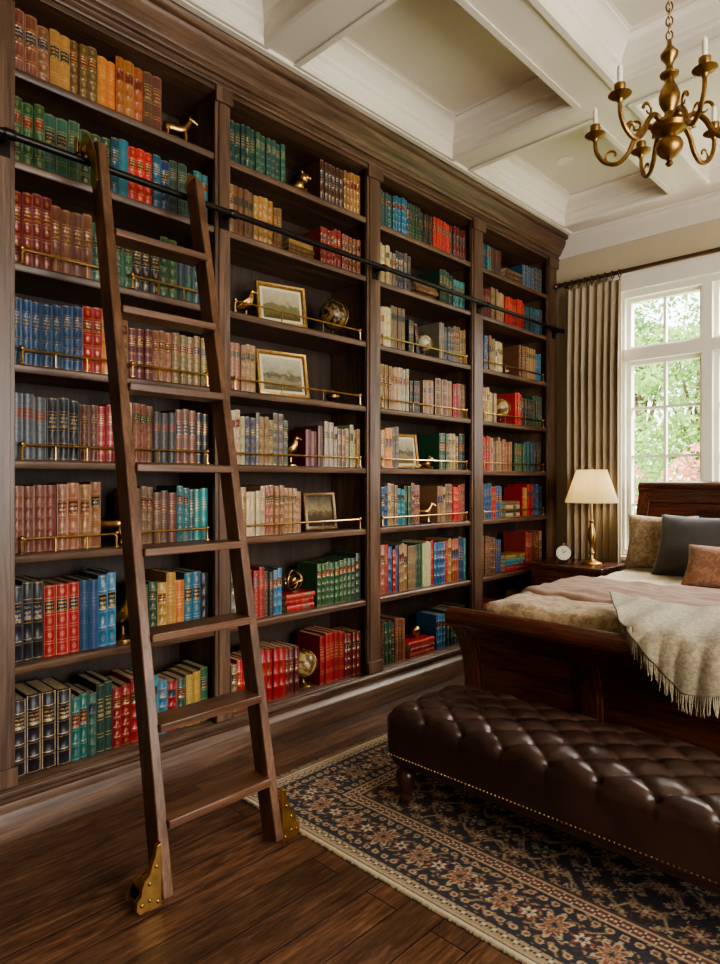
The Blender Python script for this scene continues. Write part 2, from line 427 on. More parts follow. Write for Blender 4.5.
def fill(bi,r,f0,f1,pals,hf=.74,tk=(.030,.042),run=(2,6),lean=0):
    y0,y1=bays[bi]; W=y1-y0; ys=y0+f0*W+(.004 if f0==0 else 0); e=y0+f1*W-(.004 if f1==1 else .0005); z=shelves[r]+.0005; c=clear(r)
    seq=pals if isinstance(pals,list) else [pals]
    n=max(1,round((e-ys)/((tk[0]+tk[1])/2+.001))); ns=len(seq)
    items=[];left=0;pk=-1
    for i in range(n):
        k=min(int(i*ns/n),ns-1)
        if left<=0 or k!=pk:
            st=newset(seq[k]); left=random.randint(*run); t0=U(*tk); h0=min(c*.92,c*hf*U(.91,1.07)); pk=k
        items.append((st,t0*U(.9,1.1),h0*U(.975,1.02))); left-=1
    tot=sum(t for _,t,_ in items); sc=(e-ys-.0010*n)/tot; y=ys
    for (p,l,sty,ra),t,h in items:
        t*=sc; cc=tuple(min(1,q*U(.82,1.18)) for q in p)
        book(Matrix.Translation((-.045-U(0,.010),y,z)),t,h,min(.21,h*.75),cc,l,sty,ra)
        y+=t+.0010
    if lean:
        p,l,st,ra=newset(random.choice(seq)); t=U(*tk); h=c*hf*.95; a=math.radians(lean)
        book(Matrix.Translation((-.05,y+h*math.sin(a)+.001,z))@Matrix.Rotation(a,4,'X'),t,h,.17,p,l,st,ra)
def stack(bi,r,f0,f1,pals,n,tk=.03):
    y0,y1=bays[bi]; W=y1-y0; ya=y0+f0*W; yb=y0+f1*W; z=shelves[r]+.0005
    for i in range(n):
        p,l,st,ra=newset(pals); t=tk*U(.85,1.1); L=(yb-ya)*U(.88,1)
        mx=Matrix.Translation((-.04-U(0,.02),ya+(yb-ya-L)*.5,z+t))@Matrix.Rotation(-math.pi/2,4,'X')
        book(mx,t,L,.16,p,l,st,False); z+=t+.0008
    return z
STK={}
def rows(bi,spec):
    for r,segs in spec.items():
        for s in segs:
            if s[0]=='S': STK[(bi,r)]=stack(bi,r,*s[1:])
            else: fill(bi,r,*s)
rows(0,{r:[(0,.6,['brown','red','green'],.72),(.6,1,['multi'],.72)] for r in range(8)})
rows(1,{r:[(0,.55,['tan','black','blue'],.72),(.55,1,['dkred','teal'],.72)] for r in range(8)})
BT=(.036,.044)
rows(2,{0:[(0,.72,['brown','tan','tan','orange','tan','brown'],.84,BT)],
 1:[(0,.30,['dgreen','green'],.80,BT),(.30,1,['green','teal','red','blue','green','teal'],.78,BT,(1,3))],
 2:[(0,.36,['dkred','brown'],.80,BT),(.36,.56,['green'],.72,BT),(.56,1,['black','dgreen','green','teal'],.74,BT)],
 3:[(0,.22,['blue'],.80,BT),(.22,.54,['blue','red','orange','tan'],.78,BT,(1,3)),(.54,1,['dkred','pink','ctan','tan'],.70,(.03,.04))],
 4:[(0,.3,['grey','black'],.80,BT),(.3,.56,['brown','red','cream'],.78,BT,(2,3)),(.56,1,['pink','black','brown','black'],.74,(.03,.04))],
 5:[(0,.40,['pink','pink'],.79,BT),(.56,1,['ctan','brown','teal','teal'],.76,(.03,.04))],
 6:[(0,.14,['black'],.74,BT),(.14,.30,['red'],.76,BT),(.30,.48,['blue','blue'],.77,BT),(.60,1,['green','yellow','orange','blue','black'],.68,BT,(1,2))],
 7:[(0,.26,['black'],.70,(.045,.052)),(.26,.38,['teal','green'],.70,BT),(.38,.46,['dgreen'],.7,BT),(.46,.60,['red'],.69,BT),(.60,.70,['blue'],.7,BT),(.70,.86,['blue','red','green'],.62,BT,(1,2)),(.86,1,['yellow','green'],.6,BT)]})
ST=(.026,.033)
rows(3,{0:[(0,.40,['green','green'],.80,ST),(.66,1,['brown','tan'],.84,ST)],
 1:[(0,.38,['tan','tan'],.76,ST),('S',.42,.62,'tan',3,.03),(.66,1,['dkred','pink'],.70,ST)],
 3:[(0,.20,['brown','ctan'],.66,ST)],
 4:[(0,.42,['cream','grey','ctan','grey'],.78,ST,(1,4)),(.55,.68,['dkred','brown'],.66,(.04,.05)),(.70,1,['cream','brown','cream','ctan'],.72,ST,(1,3))],
 5:[(0,.52,['ctan','cream','pink','ctan'],.76,ST)],
 6:[(0,.14,['grey','ctan'],.68,ST),(.14,.38,['red','black','blue'],.66,ST,(1,2)),('S',.40,.62,'red',3,.032),(.64,1,['dgreen'],.68,(.03,.038),(4,8))],
 7:[(0,.08,['ctan'],.6,ST),(.08,.50,['red','red','dkred'],.66,(.03,.04),(4,8)),(.66,1,['red','dkred'],.66,(.03,.036),(4,8))]})
rows(4,{0:[(0,.5,['teal','blue','green'],.82,ST),(.5,.6,['black'],.8,ST),(.6,1,['red','dkred'],.76,(.034,.04))],
 1:[(0,.36,['cream','grey'],.76,ST,(1,3)),('S',.40,.66,'brown',3,.03),(.68,1,['dgreen','teal'],.70,(.03,.04))],
 2:[(0,.30,['cream','ctan'],.76,ST),(.34,.40,['black'],.6,ST,(2,6),8),(.68,1,['grey','ctan'],.70,ST)],
 3:[(0,.34,['ctan','cream'],.76,ST),(.36,.46,['black'],.64,ST),(.50,.62,['pink'],.7,(.05,.06)),(.64,.84,['brown'],.74,(.05,.06)),(.84,1,['red','ctan'],.72,(.03,.04))],
 4:[(0,.24,['cream','orange','grey'],.76,ST,(1,3)),(.68,1,['dgreen','ctan','green'],.72,(.036,.04),(2,4))],
 5:[(0,.46,['blue','ctan','multi','brown'],.78,ST,(1,3)),(.66,1,['ctan','brown','red','pink'],.76,ST,(1,3))],
 6:[(0,1,['multi2','ctan','multi2','multi','multi'],.76,ST,(1,3))],
 7:[(0,.30,['brown','dgreen','pink'],.66,ST,(1,3)),('S',.34,.62,'red',3,.035),(.64,1,['blue','teal','grey'],.60,(.034,.04),(2,3))]})
rows(5,{0:[(0,.34,['teal','brown'],.76,ST),('S',.38,.66,'brown',3,.03),(.68,1,['blue','grey'],.72,(.04,.05))],
 1:[(0,.38,['dkred','ctan'],.74,ST),(.40,.70,['red','red'],.72,ST),(.72,1,['teal','blue'],.7,ST)],
 2:[(0,.36,['multi','ctan','cream'],.72,ST,(1,2)),(.62,.98,['brown','ctan','blue'],.7,ST)],
 3:[(0,.28,['tan','ctan'],.7,ST),(.56,.66,['red'],.7,ST),(.66,1,['black','dgreen'],.7,(.04,.05))],
 4:[(0,.50,['red','ctan','pink'],.74,ST,(1,3)),(.54,1,['dgreen','teal','black'],.72,(.04,.05))],
 5:[(0,.36,['blue','multi'],.76,ST),('S',.40,.64,'multi',4,.03),(.66,1,['multi','blue'],.74,ST,(1,3))],
 6:[(0,.34,['brown','multi'],.72,ST),('S',.38,.70,'multi',4,.032),(.72,1,['dkred','brown'],.7,ST)],
 7:[(0,.38,['red','dkred'],.6,ST),('S',.42,.7,'blue',3,.03),(.72,1,['multi'],.6,ST)]})
me=bpy.data.meshes.new('books'); me.from_pydata(bk.v,[],bk.f)
me.materials.append(BOOK); me.materials.append(PAGES)
me.polygons.foreach_set('material_index',bk.m)
uvl=me.uv_layers.new(name='UVMap')
li=np.empty(len(me.loops),dtype=np.int32); me.loops.foreach_get('vertex_index',li)
uvl.data.foreach_set('uv',np.array(bk.uv,dtype=np.float32)[li].ravel())
for nm,arr in (('bcol',bk.c),('blab',bk.l),('bsty',bk.s)):
    a=me.attributes.new(nm,'FLOAT_COLOR','POINT'); ar=np.array(arr,dtype=np.float32); ar=np.hstack([ar,np.ones((len(ar),1),np.float32)])
    a.data.foreach_set('color',ar.ravel())
me.polygons.foreach_set('use_smooth',[True]*len(me.polygons))
me.set_sharp_from_angle(angle=math.radians(50))
ob=bpy.data.objects.new('books',me); bpy.context.scene.collection.objects.link(ob)
# ------------------------------------------------------------------ shelf ornaments
def lm(loc,rz=0,s=1): return Matrix.Translation(loc)@Matrix.Rotation(rz,4,'Z')@Matrix.Scale(s,4)
def horse(name,loc,rz,s=1,mat=BRASS):
    b=MB(); b.mx=lm(loc,rz,s)
    b.box(-.03,.03,-.065,.065,0,.008,IRON)
    b.tube([(0,-.05,.075),(0,-.045,.078),(0,-.02,.077),(0,.01,.075),(0,.035,.08),(0,.05,.085)],[.006,.019,.022,.019,.022,.008],mat,10)
    b.tube([(0,.035,.082),(0,.052,.105),(0,.06,.122),(0,.068,.128)],[.018,.013,.010,.008],mat,8)
    b.tube([(0,.058,.128),(0,.075,.122),(0,.09,.112)],[.010,.008,.005],mat,8)
    for x in (-.004,.004): b.tube([(x,.058,.133),(x,.056,.144)],[.003,.001],mat,5)
    for x in (-.010,.010):
        b.tube([(x,.035,.075),(x,.042,.045),(x,.038,.025),(x,.042,.008)],[.010,.007,.005,.007],mat,6)
        b.tube([(x,-.038,.075),(x,-.032,.05),(x,-.044,.03),(x,-.038,.008)],[.013,.008,.005,.007],mat,6)
    b.tube([(0,-.05,.085),(0,-.065,.075),(0,-.068,.045)],[.005,.007,.002],mat,6)
    return b.build(name,ang=60)
def lion(name,loc,rz,s=1,mat=BRASS):
    b=MB(); b.mx=lm(loc,rz,s)
    b.box(-.03,.03,-.07,.07,0,.012,mat)
    b.tube([(0,-.06,.035),(0,-.045,.042),(0,0,.042),(0,.035,.055),(0,.045,.06)],[.01,.026,.022,.026,.012],mat,10)
    b.sphere((0,.045,.082),.026,mat,12,8); b.sphere((0,.062,.084),.016,mat,10,8); b.sphere((0,.077,.079),.009,mat,8,6)
    for x in (-.017,.017):
        b.sphere((x,.045,.106),.007,mat,8,6)
        b.tube([(x,.025,.03),(x,.05,.018),(x,.07,.017)],[.01,.008,.007],mat,7)
        b.sphere((x*1.3,-.04,.032),.018,mat,8,6); b.tube([(x*1.3,-.04,.02),(x*1.3,-.01,.018)],[.009,.006],mat,6)
    b.tube([(0,-.062,.04),(-.01,-.08,.04),(-.015,-.085,.06),(-.01,-.08,.075)],[.004,.003,.003,.007],mat,6)
    return b.build(name,ang=60)
def bird(name,loc,rz,s=1,mat=BRASS):
    b=MB(); b.mx=lm(loc,rz,s)
    b.lathe([(0,0),(.03,0),(.03,.006),(.018,.012),(.007,.018),(.007,.04)],(0,0,0),mat,14)
    b.tube([(0,-.06,.035),(0,-.04,.05),(0,-.015,.068),(0,.01,.085),(0,.02,.105),(0,.022,.122),(0,.03,.13)],[.004,.012,.026,.026,.016,.012,.006],mat,12)
    b.sphere((0,.026,.125),.0145,mat,10,8); b.tube([(0,.036,.125),(0,.055,.118)],[.006,.001],mat,6)
    for x in (-1,1): b.tube([(x*.018,.015,.092),(x*.024,-.015,.07),(x*.014,-.055,.04)],[.008,.013,.002],mat,8)
    return b.build(name,ang=60)
def globe(name,loc,r,mat):
    b=MB(); b.mx=Matrix.Translation(loc)
    zc=.045+r*1.12
    b.lathe([(0,0),(r*.55,0),(r*.58,.006),(r*.5,.012),(r*.2,.02),(.007,.03),(.007,.045)],(0,0,0),BRASSD,20)
    b.sphere((0,0,zc),r,mat,28,18)
    b.tube([(r*1.1*math.sin(a)*.8,r*1.1*math.sin(a)*.6,zc-r*1.1*math.cos(a)) for a in [math.pi*i/14-.15 for i in range(17)]],.0035,BRASSD,6)
    b.sphere((0,0,zc+r*1.1),.006,BRASSD,8,6)
    return b.build(name,ang=60)
def globemat(nm,sea,land,sc):
    t=NT(nm); f=t.noise(t.coord(),sc,5,.6,.6)
    t.l(t.ramp(f,[(.48,sea),(.52,land),(.6,tuple(x*.6 for x in land))]),t.b.inputs['Base Color']); t.b.inputs['Roughness'].default_value=.3
    return t.mat
GL1=globemat('globe_dark',lin('1c1712'),lin('8a6c40'),26); GL2=globemat('globe_antique',lin('a8905e'),lin('6a5028'),22); GL3=globemat('globe_cream',lin('b8ac92'),lin('7a6a50'),24)
X0=-.11
horse('brass_horse_figurine',(X0,1.55,shelves[0]),math.radians(-20),1.15)
bird('brass_bird_figurine',(X0,1.95,shelves[2]),math.radians(-30),1.15)
lion('brass_lion_figurine',(X0,2.27,shelves[0]),math.radians(-60),1.15)
bird('brass_bird_figurine',(X0,2.245,shelves[4]),math.radians(-50),1.2)
lion('brass_lion_figurine',(X0,3.41,shelves[4]),math.radians(-60),.8)
horse('brass_horse_figurine',(X0,3.39,shelves[5]),math.radians(-50),1.0)
horse('brass_horse_figurine',(X0,1.24,shelves[5]),math.radians(150),1.2)
bird('brass_bird_figurine',(X0,1.295,shelves[6]),math.radians(-60),1.5)
globe('desk_globe',(X0,2.56,shelves[2]),.082,GL1)
globe('desk_globe',(X0,2.335,shelves[7]),.072,GL2)
globe('desk_globe',(X0,3.40,shelves[2]),.055,GL3)
globe('desk_globe',(X0,4.35,shelves[3]),.072,GL2)
b=MB(); b.mx=Matrix.Translation((-.12,2.27,STK[(3,6)]))
b.lathe([(0,0),(.03,0),(.03,.005),(.006,.012)],(0,0,0),BRASSD,14)
for rx,rz in ((0,0),(math.pi/2,.4),(math.pi/2,1.9),(.5,0)):
    m=Matrix.Rotation(rz,4,'Z')@Matrix.Rotation(rx,4,'X')
    b.tube([tuple(m@Vector((.052*math.cos(a),.052*math.sin(a),0))+Vector((0,0,.062))) for a in [2*math.pi*i/24 for i in range(24)]],.004,BRASS,6,closed=True)
b.sphere((0,0,.062),.02,BRASS,12,8); b.build('armillary_sphere')
b=MB(); b.mx=Matrix.Translation((-.12,3.32,STK[(4,7)]))
b.lathe([(0,0),(.025,0),(.025,.005),(.012,.012)],(0,0,0),BRASSD,14); b.sphere((0,0,.045),.036,BRASS,16,10); b.build('brass_orb')
b=MB(); b.mx=Matrix.Translation((-.1,2.55,shelves[3]))
b.lathe([(0,0),(.02,0),(.02,.004),(.012,.01),(.02,.016),(.04,.035),(.042,.05),(.036,.055),(.02,.066),(.006,.07),(.006,.078),(0,.08)],(0,0,0),BRASSD,20); b.build('brass_lidded_bowl')
b=MB(); b.mx=Matrix.Translation((-.1,4.42,shelves[2]))
b.lathe([(0,0),(.022,0),(.012,.01),(.03,.03),(.03,.045),(.012,.06),(.016,.066),(0,.067)],(0,0,0),BRASSD,20); b.build('brass_vase')
def picmat(nm,cols):
    t=NT(nm); c=t.n('ShaderNodeTexCoord'); sp=t.n('ShaderNodeSeparateXYZ'); t.l(c.outputs['Generated'],sp.inputs[0])
    n=t.noise(t.coord((1,1,1),'Generated'),5,6,.6); n2=t.noise(t.coord((1,3,6),'Generated'),6,6,.7)
    f=t.m('ADD',sp.outputs[2],t.m('MULTIPLY',t.m('SUBTRACT',n,.5),.7))
    col=t.ramp(f,[(.0,cols[0]),(.3,cols[1]),(.45,cols[2]),(.55,cols[3]),(1,cols[4])])
    col=t.mix(.6,col,t.ramp(n2,[(.3,(.5,.5,.5)),(.7,(1.1,1.1,1.1))]),'MULTIPLY')
    t.l(col,t.b.inputs['Base Color']); t.b.inputs['Roughness'].default_value=.25
    return t.mat
P1=picmat('landscape_print_a',[lin(c) for c in '5a5030 7d7048 6a6a48 a89878 b8ac8c'.split()])
P2=picmat('landscape_print_b',[lin(c) for c in '6a6048 8a8060 5a5040 989078 b4ac94'.split()])
P3=picmat('portrait_print',[lin(c) for c in '2a2018 4a3a24 6a5030 8a7a58 4a4030'.split()])
MATB=plain('mat_board_paper',lin('c4b898'),.7,var=.05)
def frame(loc,w,h,pm,mat,rz=0,fw=.02):
    b=MB(); lean=math.radians(-10)
    base=Matrix(((0,0,1,0),(1,0,0,0),(0,1,0,0),(0,0,0,1)))
    b.mx=Matrix.Translation(loc)@Matrix.Rotation(rz,4,'Z')@Matrix.Rotation(lean,4,'Y')@base
    b.ring(-w/2,w/2,0,h,[(0,-.008),(0,.008),(.004,.013),(fw*.5,.010),(fw*.8,.012),(fw,.004),(fw,-.008)],mat,close=True)
    par=b.build('picture_frame',ang=30)
    b2=MB(); b2.mx=b.mx; b2.add([(-w/2+fw*.9,fw*.9,.001),(w/2-fw*.9,fw*.9,.001),(w/2-fw*.9,h-fw*.9,.001),(-w/2+fw*.9,h-fw*.9,.001)],[(0,1,2,3)],MATB)
    m=.014 if pm is not P3 else .0
    b2.build('mat_board',parent=par,recalc=False)
    b3=MB(); b3.mx=b.mx; m+=fw
    b3.add([(-w/2+m,m,.002),(w/2-m,m,.002),(w/2-m,h-m,.002),(-w/2+m,h-m,.002)],[(0,1,2,3)],pm); b3.build('print',parent=par,recalc=False)
    b4=MB(); b4.mx=b.mx; b4.box(-w/2+.004,w/2-.004,.003,h-.004,-.008,-.003,IRON); b4.build('backing',parent=par)
GILT=plain('gilt_frame',lin('a8834c'),.38,.7,var=.3,vs=60)
DKF=plain('dark_frame',lin('6a5030'),.35,.3,var=.3,vs=60)
frame((-.09,2.175,shelves[2]+.002),.29,.235,P1,GILT,math.radians(-14),.024)
frame((-.09,2.185,shelves[3]+.002),.31,.255,P2,GILT,math.radians(-10),.024)
frame((-.10,2.46,shelves[5]+.002),.21,.215,P3,DKF,math.radians(-12),.024)
frame((-.11,3.22,shelves[4]+.002),.20,.23,P2,GILT,math.radians(-18),.02)
# ------------------------------------------------------------------ ladder
b=MB()
ZT=2.62
def lad(z,side):
    f=z/ZT
    yb,yt=((1.015,1.07) if side==0 else (1.455,1.490))
    return Vector((.750+(.15-.750)*f, yb+(yt-yb)*f, z))
for side in (0,1):
    p0=lad(.02,side); p1=lad(ZT,side); d=(p1-p0); L=d.length; d.normalize()
    yv=Vector((0,1,0)); yv=(yv-d*yv.dot(d)).normalized(); xv=yv.cross(d)
    b.mx=Matrix.Translation(p0)@Matrix((xv,yv,d)).transposed().to_4x4()
    hw=.041
    poly=[(-hw,0),(hw,0),(hw,L-.03),(hw*.7,L-.008),(0,L),(-hw*.7,L-.008),(-hw,L-.03)]
    vs=[(x,-.018,z) for x,z in poly]+[(x,.018,z) for x,z in poly]; n=len(poly)
    b.add(vs,[tuple(range(n)),tuple(range(2*n-1,n-1,-1))]+[(i,n+i,n+(i+1)%n,(i+1)%n) for i in range(n)],L_Z)
    b.mx=Matrix()
treads=[.235,.52,.80,1.08,1.37,1.66,1.95,2.25]
for z in treads:
    a=lad(z,0); c=lad(z,1); x=a.x
    b.box(x-.055,x+.058,a.y+.015,c.y-.015,z-.014,z+.014,L_Y)
ladder=b.build('library_ladder',bevel=.004)
b=MB()
for side,sg in ((0,-1),(1,1)):
    p=lad(0,side)
    yo=p.y+sg*.0185
    sh=[(0,.012),(.030,.012),(.050,.016),(.070,.014),(.082,.030),(.080,.055),(.066,.068),(.064,.088),(.054,.108),(.038,.122),(.030,.150),(.020,.172),(.016,.20),(0,.205)]
    sh=[(yo+sg*q[0],q[1]) for q in sh]
    b.prism(sh,'X',p.x+.008,p.x+.026,BRASS)
    b.prism([(q[0],q[1]) for q in [(yo,.02),(yo+sg*.078,.03),(yo+sg*.06,.075),(yo,.10)]],'X',p.x-.062,p.x-.05,BRASS)
    b.box(p.x-.055,p.x+.01,min(yo+sg*.004,yo+sg*.06),max(yo+sg*.004,yo+sg*.06),.075,.083,BRASS)
    b.lathe([(0,-.014),(.030,-.014),(.033,-.01),(.033,.01),(.030,.014),(0,.014)],(p.x-.018,yo+sg*.042,.0335),IRON,20,'Y')
    b.tube([(p.x-.018,yo,.0335),(p.x-.018,yo+sg*.07,.0335)],.006,BRASS,8)
    for q in ((.040,.045),(.012,.03),(.018,.14),(.040,.095),(.065,.04)): b.sphere((p.x+.027,yo+sg*q[0],q[1]),.006,BRASSD,10,6,(.6,1,1))
    t=lad(2.57,side); yo=t.y+sg*.019; ya,yb_=sorted((yo,yo+sg*.007))
    b.prism([(.05,2.65),(.075,2.675),(.11,2.67),(.15,2.63),(.19,2.56),(.205,2.46),(.18,2.43),(.15,2.46),(.145,2.54),(.115,2.585),(.06,2.60),(.05,2.62)],'Y',ya,yb_,BRASS)
    b.lathe([(0,-.014),(.026,-.014),(.018,0),(.026,.014),(0,.014)],(.085,yo+sg*.018,2.612),BRASSD,18,'Y')
    b.tube([(.085,yo,2.612),(.085,yo+sg*.04,2.612)],.007,BRASS,8)
    b.prism([(.07,2.65),(.10,2.65),(.10,2.59),(.07,2.59)],'Y',*sorted((yo+sg*.034,yo+sg*.038)),BRASS)
b.build('brass_fittings',parent=ladder,bevel=.0015)
# ------------------------------------------------------------------ rug
RX0,RX1,RY0,RY1=.37,3.35,1.57,4.25
step=.0045
nx=int((RX1-RX0)/step); ny=int((RY1-RY0)/step)
xs=np.linspace(RX0,RX1,nx+1); ys=np.linspace(RY0,RY1,ny+1); XX,YY=np.meshgrid(xs,ys)
cx,cy=(RX0+RX1)/2,(RY0+RY1)/2
x=XX-cx; y=YY-cy; hx=(RX1-RX0)/2; hy=(RY1-RY0)/2
dx=hx-np.abs(x); dy=hy-np.abs(y); d=np.minimum(dx,dy)
navy=np.array(lin('29262d')); rust=np.array(lin('7a4434')); tan_=np.array(lin('b39a76')); gold=np.array(lin('957656')); cream=np.array(lin('cbb998')); brn=np.array(lin('4e3529'))
col=np.zeros(XX.shape+(3,))+navy
def put(m,c): col[m]=c
def ros(u,v,cell,off=(0,0)):
    a=((u+off[0]*cell)/cell+.5)%1-.5; bb=((v+off[1]*cell)/cell+.5)%1-.5
    return np.hypot(a,bb),np.arctan2(bb,a)
ax,ay=np.abs(x),np.abs(y)
v1=np.abs(np.sin(24*ax+1.9*np.sin(21*ay))); v2=np.abs(np.sin(23*ay+1.8*np.sin(25*ax+1)))
v3=np.abs(np.sin(50*(ax+ay)+1.7*np.sin(46*(ax-ay))))
put(v3<.22,brn); put(v1<.20,gold); put(v2<.16,tan_)
r,t=ros(ax,ay,.074,(.3,.1)); put(r<.26*(.6+.4*np.cos(5*t)),gold)
r,t=ros(ax,ay,.15); pet=r/(.30*(.72+.28*np.cos(8*t)))
put(pet<1.2,navy); put(pet<1,rust); put(pet<.72,tan_); put(pet<.42,rust); put(r<.06,cream)
r,t=ros(ax,ay,.15,(.5,.5)); pet=r/(.27*(.65+.35*np.cos(6*t+1)))
put(pet<1.2,navy); put(pet<1,tan_); put(pet<.65,navy); put(r<.05,cream)
r,t=ros(ax,ay,.075,(.5,0)); put(r<.20*(.6+.4*np.cos(4*t)),tan_)
def band(a,bb,base,fn=None):
    m=(d>=a)&(d<bb); put(m,base)
    if fn is not None: fn(m,(a+bb)/2,bb-a)
s=np.where(dx<dy,y,x)
def small(c1,c2,cell):
    def f(m,c,w):
        q=(s/cell+.5)%1-.5; e=(d-c)/cell
        rr=np.hypot(q,e); tt=np.arctan2(e,q)
        put(m&(rr<.44*(.7+.3*np.cos(4*tt))),c1); put(m&(rr<.17),c2)
    return f
def big(m,c,w):
    e=(d-c)
    g=np.abs(np.sin(s*70+2*np.sin(e*60)))*np.abs(np.sin(e*75+2*np.sin(s*55)))
    put(m&(g>.60),brn); put(m&(g>.76),gold)
    for am,ph in ((.05,0),(.05,math.pi)):
        vine=np.abs(e-am*np.sin(s*2*np.pi/.17+ph)); put(m&(vine<.005),tan_ if ph else gold)
    cell=.17
    q=((s/cell+.5)%1-.5)*cell; rr=np.hypot(q,e*.8); tt=np.arctan2(e,q); pp=rr/(.056*(.75+.25*np.cos(8*tt)))
    put(m&(pp<1.14),navy); put(m&(pp<1),tan_); put(m&(pp<.74),rust); put(m&(pp<.48),gold); put(m&(pp<.24),navy)
    q=((s/cell)%1-.5)*cell; rr=np.hypot(q,e); tt=np.arctan2(e,q); pp=rr/(.040*(.7+.3*np.cos(6*tt)))
    put(m&(pp<1.16),navy); put(m&(pp<1),rust); put(m&(pp<.66),cream); put(m&(pp<.33),navy)
    cell=.0425; q=((s/cell+.5)%1-.5)*cell
    for ee in (-.090,.090):
        rr=np.hypot(q,e-ee); put(m&(rr<.013),tan_); put(m&(rr<.007),rust)
band(0,.014,cream); band(.014,.022,navy); band(.022,.030,tan_); band(.030,.066,tan_*.8,small(navy,cream,.036)); band(.066,.074,navy)
band(.074,.305,navy,big); band(.305,.312,tan_); band(.312,.350,rust*.8,small(cream,navy,.036)); band(.350,.357,tan_); band(.357,.37,brn)
rng=np.random.RandomState(3)
col*= (1+.22*(rng.rand(*XX.shape)-.5))[...,None]
zz=.012+.0015*rng.rand(*XX.shape)
zz[d<.004]=.002
verts=np.stack([XX,YY,zz],-1).reshape(-1,3)
W=nx+1
i0=(np.arange(ny)[:,None]*W+np.arange(nx)[None,:]).ravel()
faces=np.stack([i0,i0+1,i0+1+W,i0+W],1)
me=bpy.data.meshes.new('persian_rug')
me.vertices.add(len(verts)); me.vertices.foreach_set('co',verts.ravel())
me.loops.add(faces.size); me.loops.foreach_set('vertex_index',faces.ravel().astype(np.int32))
me.polygons.add(len(faces)); me.polygons.foreach_set('loop_start',(np.arange(len(faces))*4).astype(np.int32))
me.update(calc_edges=True); me.validate()
a=me.attributes.new('rcol','FLOAT_COLOR','POINT'); a.data.foreach_set('color',np.hstack([col.reshape(-1,3),np.ones((len(verts),1))]).astype(np.float32).ravel())
t=NT('wool_rug'); at=t.n('ShaderNodeAttribute'); at.attribute_name='rcol'
nz=t.noise(t.coord(),260,3); nb=t.noise(t.coord(),3,4)
c=t.mix(.5,at.outputs['Color'],t.ramp(nz,[(.3,(.65,.65,.65)),(.7,(1.15,1.15,1.15))]),'MULTIPLY'); c=t.mix(.5,c,t.ramp(nb,[(.3,(.75,.75,.75)),(.7,(1.2,1.2,1.2))]),'MULTIPLY')
t.l(c,t.b.inputs['Base Color']); t.b.inputs['Roughness'].default_value=.95; t.b.inputs['Sheen Weight'].default_value=.05; t.bump(nz,.3,.004)
me.materials.append(t.mat)
rug=bpy.data.objects.new('persian_rug',me); bpy.context.scene.collection.objects.link(rug)
FR=plain('rug_fringe',lin('bcae92'),.9)
b=MB()
yy=RY0+.01
while yy<RY1-.01:
    for sx_,xx in ((-1,RX0),(1,RX1)):
        o=U(-.008,.008); b.tube([(xx,yy,.008),(xx+sx_*.02,yy+o*.4,.005),(xx+sx_*U(.035,.045),yy+o,.003)],[.0028,.0025,.0018],FR,4)
    yy+=.008
b.build('fringe',parent=rug)
# ------------------------------------------------------------------ upholstered bench
def leather():
    t=NT('brown_leather'); v=t.coord(); n=t.noise(v,7,5); vo=t.n('ShaderNodeTexVoronoi'); vo.inputs['Scale'].default_value=320; t.l(v,vo.inputs['Vector'])
    t.l(t.ramp(n,[(.3,lin('2c1c17')),(.7,lin('432c23'))]),t.b.inputs['Base Color'])
    t.l(t.m('ADD',t.m('MULTIPLY',n,.18),.22),t.b.inputs['Roughness'])
    h=t.m('ADD',t.m('MULTIPLY',vo.outputs['Distance'],.5),n); t.bump(h,.15,.004); return t.mat
LEA=leather()
def rbox(cx,cy,cz,w,dp,h,r,step,disp):
    hx,hy,hz=w/2,dp/2,h/2; vs=[];fs=[]
    def face(o,a,bv,ca,cb):
        base=len(vs)
        for j in range(cb+1):
            for i in range(ca+1):
                p=o+a*(i/ca)+bv*(j/cb)
                q=Vector((max(-hx+r,min(hx-r,p.x)),max(-hy+r,min(hy-r,p.y)),max(-hz+r,min(hz-r,p.z))))
                n=(p-q).normalized(); s=q+n*r
                s=s+n*disp(s,n); vs.append((s.x+cx,s.y+cy,s.z+cz))
        for j in range(cb):
            for i in range(ca):
                k=base+j*(ca+1)+i; fs.append((k,k+1,k+ca+2,k+ca+1))
    V=Vector; nx_,ny_,nz_=max(2,int(w/step)),max(2,int(dp/step)),max(2,int(h/step))
    face(V((-hx,-hy,hz)),V((w,0,0)),V((0,dp,0)),nx_,ny_); face(V((-hx,-hy,-hz)),V((w,0,0)),V((0,dp,0)),nx_,ny_)
    face(V((-hx,-hy,-hz)),V((w,0,0)),V((0,0,h)),nx_,nz_); face(V((-hx,hy,-hz)),V((w,0,0)),V((0,0,h)),nx_,nz_)
    face(V((-hx,-hy,-hz)),V((0,dp,0)),V((0,0,h)),ny_,nz_); face(V((hx,-hy,-hz)),V((0,dp,0)),V((0,0,h)),ny_,nz_)
    return vs,fs
BX0,BX1,BY0,BY1=.85,2.45,1.93,2.44
bw,bdp=BX1-BX0,BY1-BY0
BZC=.300; BH=.212
ca,cb=.086,.078
